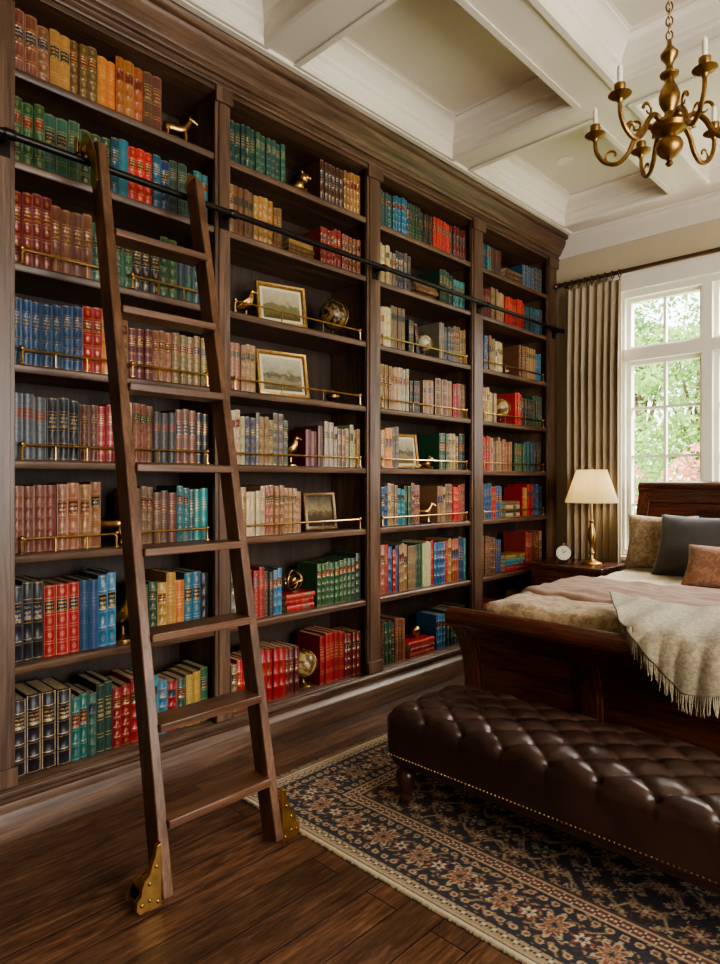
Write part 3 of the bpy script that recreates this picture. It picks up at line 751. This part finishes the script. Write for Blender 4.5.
def tuft(p,n):
    if p.z<-.02: return 0
    m=max(0,min(1,(n.z-.30)/.5)); m=m*m*(3-2*m)
    u=(p.x/ca+p.y/cb)/2; v=(p.x/ca-p.y/cb)/2
    a=(abs(math.sin(math.pi*u))*abs(math.sin(math.pi*v)))**.4
    fu,fv=u-round(u),v-round(v)
    bt=math.exp(-(fu*fu+fv*fv)*90)
    crease=.018*(a-.6)-.014*bt+.0025*mnoise.noise(Vector((p.x*25,p.y*25,0)))
    dome=.012*(1-(p.x/(bw/2))**4)*(1-(p.y/(bdp/2))**2)
    pl=0
    if n.z<.8 and abs(n.y)>.3:
        q=p.x/(2*ca)+.5; pl=-.004*math.exp(-((q-round(q))**2)*500)*max(0,p.z/.08)
    return m*(crease+dome)+pl+.0015*mnoise.noise(Vector((p.x*14,p.y*14,p.z*14)))
vs,fs=rbox((BX0+BX1)/2,(BY0+BY1)/2,BZC,bw,bdp,BH,.05,.0068,tuft)
b=MB(); b.add(vs,fs,LEA); bench=b.build('tufted_leather_bench',merge=.0006,ang=180)
b=MB()
cxb,cyb=(BX0+BX1)/2,(BY0+BY1)/2
for i in range(-20,21):
    for j in range(-20,21):
        X=(i+j)*ca; Y=(i-j)*cb
        if abs(X)<bw/2-.03 and abs(Y)<bdp/2-.03:
            b.sphere((cxb+X,cyb+Y,BZC+BH/2-.020+.012*(1-(Y/(bdp/2))**2)),.012,LEA,12,8,(1,1,.55))
b.build('buttons',parent=bench,ang=180)
b=MB()
zz_=BZC-BH/2+.034
k=BX0+.02
nb_=int((BX1-BX0-.06)/.0155)
def nail(x,y,z): b.sphere((x,y,z),.0042,BRASSD,6,4)
for i in range(nb_+1):
    k=BX0+.03+i*.0155; nail(k,BY0+.0035,zz_); nail(k,BY1-.0035,zz_)
k=BY0+.03
while k<BY1-.02: nail(BX0+.0035,k,zz_); nail(BX1-.0035,k,zz_); k+=.0155
b.build('nailheads',parent=bench)
LEGM=plain('ebonised_wood',lin('3c241a'),.3,var=.3,vs=30)
b=MB(); b.box(BX0+.03,BX1-.03,BY0+.03,BY1-.03,.182,.21,LEGM)
LEG=[(0,.176),(.030,.176),(.032,.167),(.024,.157),(.038,.144),(.043,.126),(.040,.106),(.031,.086),(.025,.064),(.022,.052),(.027,.047),(.027,.040),(.016,.036),(.012,.030)]
for X in (BX0+.072,BX1-.072):
    for Y in (BY0+.062,BY1-.062):
        b.lathe([(r,z+.012) for r,z in LEG],(X,Y,0),LEGM,18)
        b.lathe([(0,-.008),(.018,-.008),(.019,0),(.018,.008),(0,.008)],(X,Y,.0335),BRASSD,16,'Y'); b.box(X-.003,X+.003,Y-.012,Y+.012,.034,.05,BRASSD)
b.build('legs',parent=bench)
# ------------------------------------------------------------------ bed
BL,BR_=.74,2.66
bed=empty('sleigh_bed')
def ribbon(b,path,thk,x0,x1,mat):
    P=[Vector((p[0],p[1])) for p in path]; A=[];B=[]
    for i,p in enumerate(P):
        t=(P[min(i+1,len(P)-1)]-P[max(i-1,0)]).normalized(); n=Vector((-t.y,t.x))
        A.append(p+n*thk/2); B.append(p-n*thk/2)
    n=len(P); vs=[]
    for x in (x0,x1):
        vs+=[(x,a.x,a.y) for a in A]+[(x,a.x,a.y) for a in B]
    fs=[]
    for i in range(n-1):
        fs+=[(i,i+1,n+i+1,n+i),(2*n+i,3*n+i,3*n+i+1,2*n+i+1),(i,2*n+i,2*n+i+1,i+1),(n+i,n+i+1,3*n+i+1,3*n+i)]
    fs+=[(0,n,3*n,2*n),(n-1,2*n+n-1,3*n+n-1,n+n-1)]
    b.add(vs,fs,mat)
def spl(pts,m=6):
    out=[]
    for i in range(len(pts)-1):
        p0=Vector(pts[max(i-1,0)]);p1=Vector(pts[i]);p2=Vector(pts[i+1]);p3=Vector(pts[min(i+2,len(pts)-1)])
        for k in range(m):
            t=k/m
            out.append(tuple(.5*((2*p1)+(p2-p0)*t+(2*p0-5*p1+4*p2-p3)*t*t+(3*p1-p0-3*p2+p3)*t**3)))
    out.append(tuple(pts[-1])); return out
fp=spl([(2.70,.12),(2.70,.26),(2.69,.40),(2.655,.52),(2.61,.60),(2.56,.655)])
b=MB()
ribbon(b,fp,.035,BL+.03,BR_-.03,MH_X)
for x0,x1 in ((BL,BL+.085),(BL+.60,BL+.68),(BR_-.68,BR_-.60),(BR_-.085,BR_)):
    ribbon(b,fp,.062 if (x0>BL and x1<BR_) else .075,x0,x1,MH_Z)
ribbon(b,fp[:8],.066,BL+.03,BR_-.03,MH_X); ribbon(b,fp[-8:],.066,BL+.03,BR_-.03,MH_X)
for x0,x1 in ((BL+.085,BL+.60),(BL+.68,BR_-.68),(BR_-.60,BR_-.085)):
    for q in (x0,x1-.018): ribbon(b,fp[7:-7],.052,q,q+.018,MH_Z)
b.lathe([(0,BL-.012),(.03,BL-.012),(.046,BL-.004),(.046,BR_+.004),(.03,BR_+.012),(0,BR_+.012)],(0,2.545,.672),MH_X,26,'X')
for xx in (BL-.013,BR_+.013): b.lathe([(0,-.004),(.018,-.004),(.018,.004),(0,.004)],(xx,2.545,.672),MH_X,18,'X')
b.box(BL,BR_,2.655,2.745,.10,.155,MH_X)
for X in (BL+.045,BR_-.045): b.lathe([(0,.102),(.04,.102),(.045,.085),(.04,.06),(.028,.04),(.03,.02),(.024,.0135),(0,.0135)],(X,2.70,0),MH_Z,18)
b.build('footboard',parent=bed,bevel=.003)
b=MB()
hp=spl([(4.86,.12),(4.86,.50),(4.865,.85),(4.885,1.05),(4.92,1.18),(4.965,1.26)])
ribbon(b,hp,.035,BL+.03,BR_-.03,MH_X)
for x0,x1 in ((BL,BL+.085),(BL+.60,BL+.68),(BR_-.68,BR_-.60),(BR_-.085,BR_)): ribbon(b,hp,.07,x0,x1,MH_Z)
ribbon(b,hp[-8:],.066,BL+.03,BR_-.03,MH_X); ribbon(b,hp[16:20],.066,BL+.03,BR_-.03,MH_X)
b.lathe([(0,BL-.012),(.03,BL-.012),(.05,BL-.004),(.05,BR_+.004),(.03,BR_+.012),(0,BR_+.012)],(0,4.955,1.275),MH_X,26,'X')
for X in (BL+.045,BR_-.045): b.lathe([(0,.125),(.04,.125),(.045,.085),(.04,.06),(.028,.04),(.03,.02),(.024,.002),(0,.002)],(X,4.87,0),MH_Z,18)
b.build('headboard',parent=bed,bevel=.003)
b=MB(); b.box(BL+.01,BL+.05,2.70,4.86,.20,.42,MH_Y); b.box(BR_-.05,BR_-.01,2.70,4.86,.20,.42,MH_Y); b.box(BL+.05,BR_-.05,2.72,4.84,.26,.30,MH_Y)
b.build('side_rails',parent=bed,bevel=.004)
def nz3(p,s,o=0): return mnoise.noise(Vector((p[0]*s+o,p[1]*s+o,p[2]*s)))
def fabric(name,c1,c2,scale,rough=.9,thr=.5,sheen=.1,weave=300,soft=.04):
    t=NT(name); v=t.coord(); n=t.noise(v,scale,6,.6,1.0); w=t.noise(v,weave,2)
    col=t.ramp(n,[(thr-soft,c1),(thr+soft,c2)])
    col=t.mix(.4,col,t.ramp(w,[(.3,(.7,.7,.7)),(.7,(1.05,1.05,1.05))]),'MULTIPLY')
    t.l(col,t.b.inputs['Base Color']); t.b.inputs['Roughness'].default_value=rough; t.b.inputs['Sheen Weight'].default_value=sheen; t.bump(w,.15,.002); return t.mat
QUILT=fabric('floral_quilt',lin('b59c76'),lin('92785a'),30); BLANK=fabric('taupe_blanket',lin('8c6c52'),lin('7a5b44'),5,soft=.2); SHEET=fabric('linen_sheet',lin('c4b59a'),lin('b9aa8f'),5,soft=.2)
CUSH1=fabric('damask_cushion',lin('b09a7e'),lin('927b60'),34); CUSH2=fabric('charcoal_velvet',lin('423e3b'),lin('4a4542'),6,.8,.5,.25,soft=.2); CUSH3=fabric('rust_cushion',lin('8b5e45'),lin('a0785a'),34)
vs,fs=rbox((BL+BR_)/2,3.78,.49,BR_-BL-.12,2.12,.30,.05,.05,lambda p,n:0)
b=MB(); b.add(vs,fs,SHEET); b.build('mattress',parent=bed,merge=.001,ang=180)
def dq(p,n):
    q=(p.x,p.y,p.z); return .016*nz3(q,4)+.008*nz3(q,11,5)+(.012*abs(nz3((p.x,p.y*2.2,0),5,9)) if n.z>.3 else .02*math.sin(p.y*22+3*nz3(q,2)))
vs,fs=rbox((BL+BR_)/2,3.36,.585,BR_-BL+.01,1.20,.26,.075,.018,dq)
b=MB(); b.add(vs,fs,QUILT); b.build('quilt',parent=bed,merge=.0008,ang=180)
def db(p,n):
    q=(p.x,p.y+3,p.z); return .014*nz3(q,4)+.010*nz3(q,12,5)+(.016*abs(nz3((p.x,p.y*3,0),4,2)) if n.z>.3 else .018*math.sin(p.y*20))
vs,fs=rbox((BL+BR_)/2,3.53,.585,BR_-BL+.03,.76,.295,.07,.016,db)
b=MB(); b.add(vs,fs,BLANK); b.build('folded_blanket',parent=bed,merge=.0008,ang=180)
vs,fs=rbox((BL+BR_)/2,4.24,.58,BR_-BL-.04,1.16,.25,.07,.025,db)
b=MB(); b.add(vs,fs,SHEET); b.build('top_sheet',parent=bed,merge=.0008,ang=180)
def pillow(name,loc,w,h,T,rx,rz,mat,parent=None,seed=0):
    b=MB(); b.mx=Matrix.Translation(loc)@Matrix.Rotation(rz,4,'Z')@Matrix.Rotation(rx,4,'X')
    N=26
    for sg in (1,-1):
        def f(u,v):
            a=2*u-1; c=2*v-1
            t=max(0,(1-abs(a)**2.6))**.55*max(0,(1-abs(c)**2.6))**.55
            pin=1-.09*(1-abs(c)**1.5)*(abs(a)**3) ; pin2=1-.09*(1-abs(a)**1.5)*(abs(c)**3)
            zz=.012*mnoise.noise(Vector((a*2+seed,c*2,seed)))*t
            return (a*w/2*pin,sg*T*t+zz,h/2+c*h/2*pin2)
        b.grid(N,N,f,mat)
    return b.build(name,parent=parent,merge=.0004,ang=180)
pz=.705
pillow('damask_pillow',(.99,4.60,pz),.46,.40,.085,math.radians(-16),math.radians(6),CUSH1,None,3)
pillow('damask_pillow',(2.35,4.60,pz),.46,.40,.085,math.radians(-16),math.radians(-6),CUSH1,None,8)
pillow('charcoal_pillow',(1.31,4.36,pz),.60,.43,.10,math.radians(-22),math.radians(-6),CUSH2,None,4)
pillow('charcoal_pillow',(2.0,4.40,pz),.56,.42,.10,math.radians(-22),math.radians(4),CUSH2,None,6)
pillow('rust_pillow',(1.52,4.05,pz),.44,.27,.08,math.radians(-28),math.radians(-4),CUSH3,None,5)
# throw blanket with fringe
THR=fabric('cream_throw',lin('ab9e84'),lin('92856a'),60,.95,.5,.15,220)
tp=spl([(3.30,.800),(3.0,.790),(2.78,.780),(2.66,.770),(2.56,.752),(2.505,.725),(2.478,.67),(2.472,.58),(2.470,.50),(2.470,.44)],8)
TL=[0]
for i in range(1,len(tp)): TL.append(TL[-1]+math.dist(tp[i],tp[i-1]))
def tat(s):
    s=max(0,min(TL[-1],s))
    for i in range(1,len(tp)):
        if TL[i]>=s:
            f=(s-TL[i-1])/(TL[i]-TL[i-1]); return (tp[i-1][0]*(1-f)+tp[i][0]*f,tp[i-1][1]*(1-f)+tp[i][1]*f)
    return tp[-1]
s_edge=TL[-1]-.42
def throwpt(u,v):
    sE=s_edge+.03+.27*min(1,u*2.3)**.9-.16*max(0,u-.5)
    sS=.25+.12*math.sin(u*3)
    s=sS+(sE-sS)*v; X=1.47+.66*u+.13*(v-.5)-.10*(1-v)
    yz=tat(s)
    w=.012*mnoise.noise(Vector((X*7,s*3.5,1)))+.009*math.sin(X*42+3*s)*(.4+.6*v)
    if yz[1]>.74: return (X,yz[0],yz[1]+w+.004)
    return (X,yz[0]-abs(w)-.003,yz[1])
b=MB(); b.grid(80,80,throwpt,THR); throw=b.build('throw_blanket',ang=180,recalc=True,solid=.009)
b=MB()
for i in range(110):
    u=i/109; p=Vector(throwpt(u,1)); o=U(-.01,.01)
    L=U(.055,.075)
    b.tube([p,(p.x+o*.3,p.y-.003,p.z-L*.5),(p.x+o,p.y-.001,p.z-L)],[.0024,.0024,.0016],THR,4)
b.build('fringe',parent=throw)
# ------------------------------------------------------------------ nightstand, lamp, clock
NX0,NX1,NY0,NY1,NZ=.10,.64,4.46,4.92,.70
b=MB()
b.box(NX0,NX1,NY0,NY1,.08,NZ-.035,MH_Z); b.box(NX0-.02,NX1+.02,NY0-.02,NY1+.01,NZ-.025,NZ,MH_X); b.box(NX0-.01,NX1+.01,NY0-.01,NY1,NZ-.035,NZ-.025,MH_X)
for z0,z1 in ((.50,.645),(.32,.48),(.14,.30)):
    b.box(NX0+.035,NX1-.035,NY0-.012,NY0,z0,z1,MH_X)
    b.sphere(((NX0+NX1)/2,NY0-.028,(z0+z1)/2),.013,BRASS); b.tube([((NX0+NX1)/2,NY0-.01,(z0+z1)/2),((NX0+NX1)/2,NY0-.025,(z0+z1)/2)],.006,BRASS)
b.box(NX0-.012,NX1+.012,NY0-.012,NY1,.06,.12,MH_X)
for X in (NX0+.03,NX1-.03):
    for Y in (NY0+.03,NY1-.03): b.box(X-.03,X+.03,Y-.03,Y+.03,0,.06,MH_Z)
b.build('nightstand',bevel=.004)
LX,LY=.47,4.70
b=MB()
b.lathe([(0,NZ),(.075,NZ),(.077,NZ+.010),(.065,NZ+.018),(.04,NZ+.026),(.018,NZ+.04),(.012,NZ+.07),(.022,NZ+.085),(.012,NZ+.10),(.011,NZ+.13),(.020,NZ+.165),(.027,NZ+.20),(.027,NZ+.24),(.018,NZ+.28),(.011,NZ+.31),(.019,NZ+.325),(.009,NZ+.34),(.008,NZ+.48),(.016,NZ+.485),(.016,NZ+.54),(0,NZ+.54)],(LX,LY,0),BRASS,26)
b.tube([(LX,LY,NZ+.54),(LX,LY,NZ+.70)],.003,BRASS); b.sphere((LX,LY,NZ+.71),.010,BRASS)
for a in range(3): b.tube([(LX,LY,NZ+.685),(LX+.105*math.cos(a*2.09),LY+.105*math.sin(a*2.09),NZ+.685)],.002,BRASS,5)
lamp=b.build('table_lamp')
t=NT('lamp_shade'); t.b.inputs['Base Color'].default_value=(*lin('dccb9f'),1); t.b.inputs['Roughness'].default_value=.8
tr=t.n('ShaderNodeBsdfTranslucent'); tr.inputs[0].default_value=(*lin('e6cf9c'),1); mxs=t.n('ShaderNodeMixShader'); mxs.inputs[0].default_value=.45
t.l(t.b.outputs[0],mxs.inputs[1]); t.l(tr.outputs[0],mxs.inputs[2]); t.l(mxs.outputs[0],t.t.nodes['Material Output'].inputs[0]); t.bump(t.noise(t.coord(),200,2),.1,.002)
b=MB(); b.lathe([(.192,1.165),(.192,1.172),(.170,1.235),(.148,1.30),(.128,1.36),(.112,1.405),(.112,1.412)],(LX,LY,0),t.mat,40); b.build('shade',parent=lamp,recalc=False)
b=MB()
b.mx=Matrix.Translation((.29,4.60,NZ+.081))@Matrix.Rotation(math.radians(35),4,'Z')
b.lathe([(0,.028),(.052,.028),(.058,.02),(.058,-.02),(.064,-.024),(.064,-.030),(.056,-.032),(.054,-.026)],(0,0,0),IRON,30,'Y')
b.lathe([(0,-.027),(.055,-.027)],(0,0,0),CREAM,30,'Y')
for a in range(12):
    q=a*math.pi/6; b.sphere((.045*math.sin(q),-.028,.045*math.cos(q)),.003,IRON,6,4)
b.tube([(0,-.030,0),(.02,-.030,.02)],.0025,IRON,5); b.tube([(0,-.030,0),(-.012,-.030,.032)],.0018,IRON,5)
for s_ in (-1,1): b.tube([(s_*.035,0,-.045),(s_*.045,0,-.081)],[.006,.004],BRASS,6)
b.sphere((0,0,.066),.01,BRASS); b.build('alarm_clock',recalc=False)
# ------------------------------------------------------------------ curtains
CURT=fabric('linen_curtain',lin('b09e84'),lin('a69479'),3,.9,.5,.1,240,soft=.2)
def curtain(x0,x1,nf,seed):
    b=MB(); zt,zb=2.90,.012
    def f(u,v):
        z=zt+(zb-zt)*v; amp=.014+.026*min(1,v*4)
        ph=2*math.pi*nf*u+.5*math.sin(5*u+seed)+.35*math.sin(v*2.2+u*7+seed)
        x=x0+(x1-x0)*u+.010*math.sin(ph*2)
        y=5.0+amp*math.sin(ph)+.005*math.sin(2.3*ph+seed)
        return (x,y-.005,z)
    b.grid(nf*16,40,f,CURT)
    return b.build('curtain',ang=180,recalc=False)
curtain(.11,.575,8,0.3); curtain(3.0,3.45,8,2.1)
b=MB(); RZ=2.95; RY=4.985
b.tube([(.06,RY,RZ),(3.55,RY,RZ)],.0165,ROD,14)
for xx,sg in ((.06,-1),(3.55,1)):
    b.lathe([(0,sg*.045),(.012,sg*.04),(.024,sg*.03),(.026,sg*.02),(.016,sg*.008),(.022,0),(.022,-sg*.008)],(xx,RY,RZ),ROD,16,'X')
for x0,x1 in ((.12,.565),(3.01,3.44)):
    for i in range(9):
        xx=x0+(x1-x0)*i/8
        b.tube([(xx,RY+.028*math.cos(a),RZ-.008+.028*math.sin(a)) for a in [2*math.pi*k/16 for k in range(16)]],.0045,ROD,6,closed=True)
        b.tube([(xx,RY,RZ-.036),(xx,RY+.003,RZ-.06)],.004,ROD,5)
for xx in (.09,1.8,3.5): b.tube([(xx,RY,RZ),(xx,YF-.005,RZ)],.009,ROD); b.lathe([(.028,YF-.008),(.028,YF-.001)],(xx,0,RZ),ROD,14,'Y')
b.build('curtain_rod')
# ------------------------------------------------------------------ chandelier
CX,CY,CZ=1.63,2.90,2.855
b=MB()
prof=[(0,-.185),(.008,-.18),(.014,-.17),(.008,-.158),(.012,-.15),(.03,-.135),(.042,-.115),(.046,-.095),(.040,-.075),(.022,-.06),(.020,-.05),(.034,-.04),(.055,-.028),(.062,-.012),(.058,.004),(.030,.016),(.018,.03),(.016,.05),(.026,.07),(.034,.095),(.036,.12),(.028,.15),(.018,.175),(.014,.195),(.030,.205),(.032,.215),(.014,.225),(.011,.25),(.018,.27),(.028,.285),(.03,.30),(.018,.32),(.009,.335),(.007,.36),(0,.36)]
b.lathe([(r*1.2,z) for r,z in prof],(CX,CY,CZ),BRASSD,28)
for k in range(6):
    a=math.radians(k*60+12); ca_,sa_=math.cos(a),math.sin(a)
    pth=spl([(.035,-.02),(.09,.015),(.135,-.02),(.165,-.08),(.21,-.115),(.265,-.095),(.30,-.04),(.305,.02)],5)
    b.tube([(CX+r*ca_,CY+r*sa_,CZ+z) for r,z in pth],[.0125-.004*i/len(pth) for i in range(len(pth))],BRASSD,8)
    sc=[(.135+.030*math.cos(q)*(1-q/9),.025+.030*math.sin(q)*(1-q/9)) for q in [i*.45 for i in range(14)]]
    b.tube([(CX+r*ca_,CY+r*sa_,CZ+z) for r,z in sc],[.0075-.0003*i for i in range(14)],BRASSD,6)
    sc=[(.235+.026*math.cos(q)*(1-q/9),-.075+.026*math.sin(q)*(1-q/9)) for q in [i*.45-1.5 for i in range(12)]]
    b.tube([(CX+r*ca_,CY+r*sa_,CZ+z) for r,z in sc],.0055,BRASSD,6)
    px,py=CX+.305*ca_,CY+.305*sa_
    b.lathe([(0,.005),(.010,.008),(.014,.02),(.036,.032),(.046,.040),(.042,.043),(.018,.036),(.015,.05),(.022,.066),(.022,.082),(.013,.085)],(px,py,CZ),BRASSD,18)
    b.lathe([(.0105,.08),(.0105,.15),(.009,.155),(.003,.157),(.002,.168),(0,.169)],(px,py,CZ),CANDLE,12)
z=CZ+.36; i=0
while z<HC-.06:
    R_=.013; pts=[]
    for q in range(14):
        a=2*math.pi*q/14; pts.append((R_*math.cos(a),0,.021*math.sin(a)))
    m=Matrix.Rotation(math.pi/2*(i%2)+.4,4,'Z')
    b.tube([tuple(m@Vector(p)+Vector((CX,CY,z+.018))) for p in pts],.0035,BRASSD,6,closed=True); z+=.031; i+=1
b.lathe([(0,HC-.07),(.012,HC-.065),(.02,HC-.05),(.055,HC-.02),(.062,HC-.001),(0,HC-.001)],(CX,CY,0),BRASSD,24)
b.build('brass_chandelier')
# ------------------------------------------------------------------ garden
def leafmat(nm,c1,c2):
    t=NT(nm); n=t.noise(t.coord(),2.5,4); col=t.ramp(n,[(.35,c1),(.65,c2)]); t.l(col,t.b.inputs['Base Color']); t.b.inputs['Roughness'].default_value=.6
    tr=t.n('ShaderNodeBsdfTranslucent'); t.l(col,tr.inputs[0]); mx_=t.n('ShaderNodeMixShader'); mx_.inputs[0].default_value=.45
    t.l(t.b.outputs[0],mx_.inputs[1]); t.l(tr.outputs[0],mx_.inputs[2]); t.l(mx_.outputs[0],t.t.nodes['Material Output'].inputs[0]); return t.mat
LF1=leafmat('leaves_green',lin('7a9c50'),lin('a4c070')); LF2=leafmat('leaves_deep',lin('5a8440'),lin('8cac60')); LF3=leafmat('blossom_pink',lin('c87c72'),lin('e2a498'))
BARK=plain('bark',lin('5a4836'),.9); GRASS=plain('grass',lin('88a45c'),.9,var=.3)
b=MB(); b.box(-20,30,YF+.21,40,-.35,-.3,GRASS); b.build('ground_lawn')
def leaves(b,c,rad,n,size,mat):
    c=Vector(c)
    for _ in range(n):
        dv=Vector((random.gauss(0,1),random.gauss(0,1),random.gauss(0,1))).normalized()
        rr=U(.55,1)**.5; p=c+Vector((dv.x*rad[0],dv.y*rad[1],dv.z*rad[2]))*rr
        a=Vector((random.gauss(0,1),random.gauss(0,1),random.gauss(0,1))).normalized(); e=a.orthogonal().normalized(); s_=size*U(.6,1.3)
        b.add([p-a*s_,p+e*s_*.45,p+a*s_,p-e*s_*.45],[(0,1,2,3)],mat)
def tree(name,x,y,h,mat,k=7,n=620,size=.075):
    b=MB(); b.tube([(x,y,-.3),(x+.05,y,h*.3),(x-.05,y+.1,h*.6),(x,y,h*.85)],[.16,.12,.09,.04],BARK,8)
    for i in range(k):
        a=U(0,6.28); rr=U(.2,1.2); zz=h*U(.25,1)
        b.tube([(x,y,h*.4),(x+rr*math.cos(a)*.6,y+rr*math.sin(a)*.6,zz)],[.05,.02],BARK,5)
        leaves(b,(x+rr*math.cos(a),y+rr*math.sin(a),zz),(U(.8,1.2),U(.7,1.0),U(.6,.9)),n,size,mat)
    return b.build(name,recalc=False)
tree('garden_tree',-1.2,13.0,4.4,LF1,9); tree('garden_tree',.8,15.5,5.4,LF2,9); tree('garden_tree',2.0,12.8,4.0,LF1,8); tree('garden_tree',-3.4,16,5.4,LF2,9); tree('garden_tree',4.2,14,4.6,LF1,8); tree('garden_tree',-5.5,14.5,4.6,LF1,8)
b=MB()
for i in range(18):
    leaves(b,(-5.5+i*.75,10.6+U(-.2,.2),.35+U(0,.25)),(.6,.5,.7),330,.06,LF2 if i%2 else LF1)
b.build('garden_hedge',recalc=False)
for (bxx,cols) in ((-.85,(LF3,LF2)),(.05,(LF3,LF3)),(1.1,(LF2,LF3)),(2.2,(LF3,LF2))):
    b=MB()
    for k in range(4):
        a=k*1.57+.3; b.tube([(bxx,8.7,-.3),(bxx+.2*math.cos(a),8.7+.15*math.sin(a),.5),(bxx+.3*math.cos(a),8.7+.2*math.sin(a),1.2)],[.03,.02,.01],BARK,5)
    leaves(b,(bxx,8.7,.15),(.45,.38,.42),260,.05,LF2); leaves(b,(bxx,8.7,.7),(.48,.38,.45),280,.045,LF2); leaves(b,(bxx-.1,8.7,1.25),(.42,.35,.40),340,.045,cols[0]); leaves(b,(bxx+.1,8.7,1.55),(.36,.3,.28),240,.045,cols[1])
    b.build('flowering_bush',recalc=False)
# ------------------------------------------------------------------ lights, world, camera
w=bpy.data.worlds.new('sky'); bpy.context.scene.world=w; w.use_nodes=True
bg=w.node_tree.nodes['Background']; bg.inputs[0].default_value=(.93,.96,1,1); bg.inputs[1].default_value=5.2
def area(name,loc,target,sx,sy,power,col):
    l=bpy.data.lights.new(name,'AREA'); l.shape='RECTANGLE'; l.size=sx; l.size_y=sy; l.energy=power; l.color=col
    o=bpy.data.objects.new(name,l); bpy.context.scene.collection.objects.link(o); o.location=loc
    o.rotation_euler=(Vector(target)-Vector(loc)).to_track_quat('-Z','Y').to_euler(); return o
area('window_daylight_far',(1.9,6.6,4.0),(1.6,3.4,.7),3.0,1.6,700,(1,.96,.88))
area('added_fill_right',(4.93,1.7,1.8),(0,2.3,1.2),2.8,2.1,128,(1,.94,.84))  # added fill lamp on the unseen right side, brightens the bookcase
sun=bpy.data.lights.new('sun','SUN'); sun.energy=9; sun.angle=.03; sun.color=(1,.95,.85); so=bpy.data.objects.new('sun',sun); bpy.context.scene.collection.objects.link(so)
so.rotation_euler=Vector((.35,.75,-.75)).to_track_quat('-Z','Y').to_euler()
pl=bpy.data.lights.new('lamp_bulb','POINT'); pl.energy=1.6; pl.color=(1,.78,.5); pl.shadow_soft_size=.03; po=bpy.data.objects.new('lamp_bulb',pl); bpy.context.scene.collection.objects.link(po); po.location=(LX,LY,NZ+.58); po.parent=lamp
cam=bpy.data.cameras.new('camera'); co=bpy.data.objects.new('camera',cam); bpy.context.scene.collection.objects.link(co)
co.location=(2.6,0,1.32); co.rotation_euler=(math.radians(90),0,math.radians(44.2)); cam.lens=24; cam.sensor_width=36; cam.clip_start=.05
bpy.context.scene.camera=co
vsn=bpy.context.scene.view_settings
try:
    vsn.view_transform='AgX'; vsn.look='AgX - Medium High Contrast'
except Exception as e: print(e)
vsn.exposure=.34
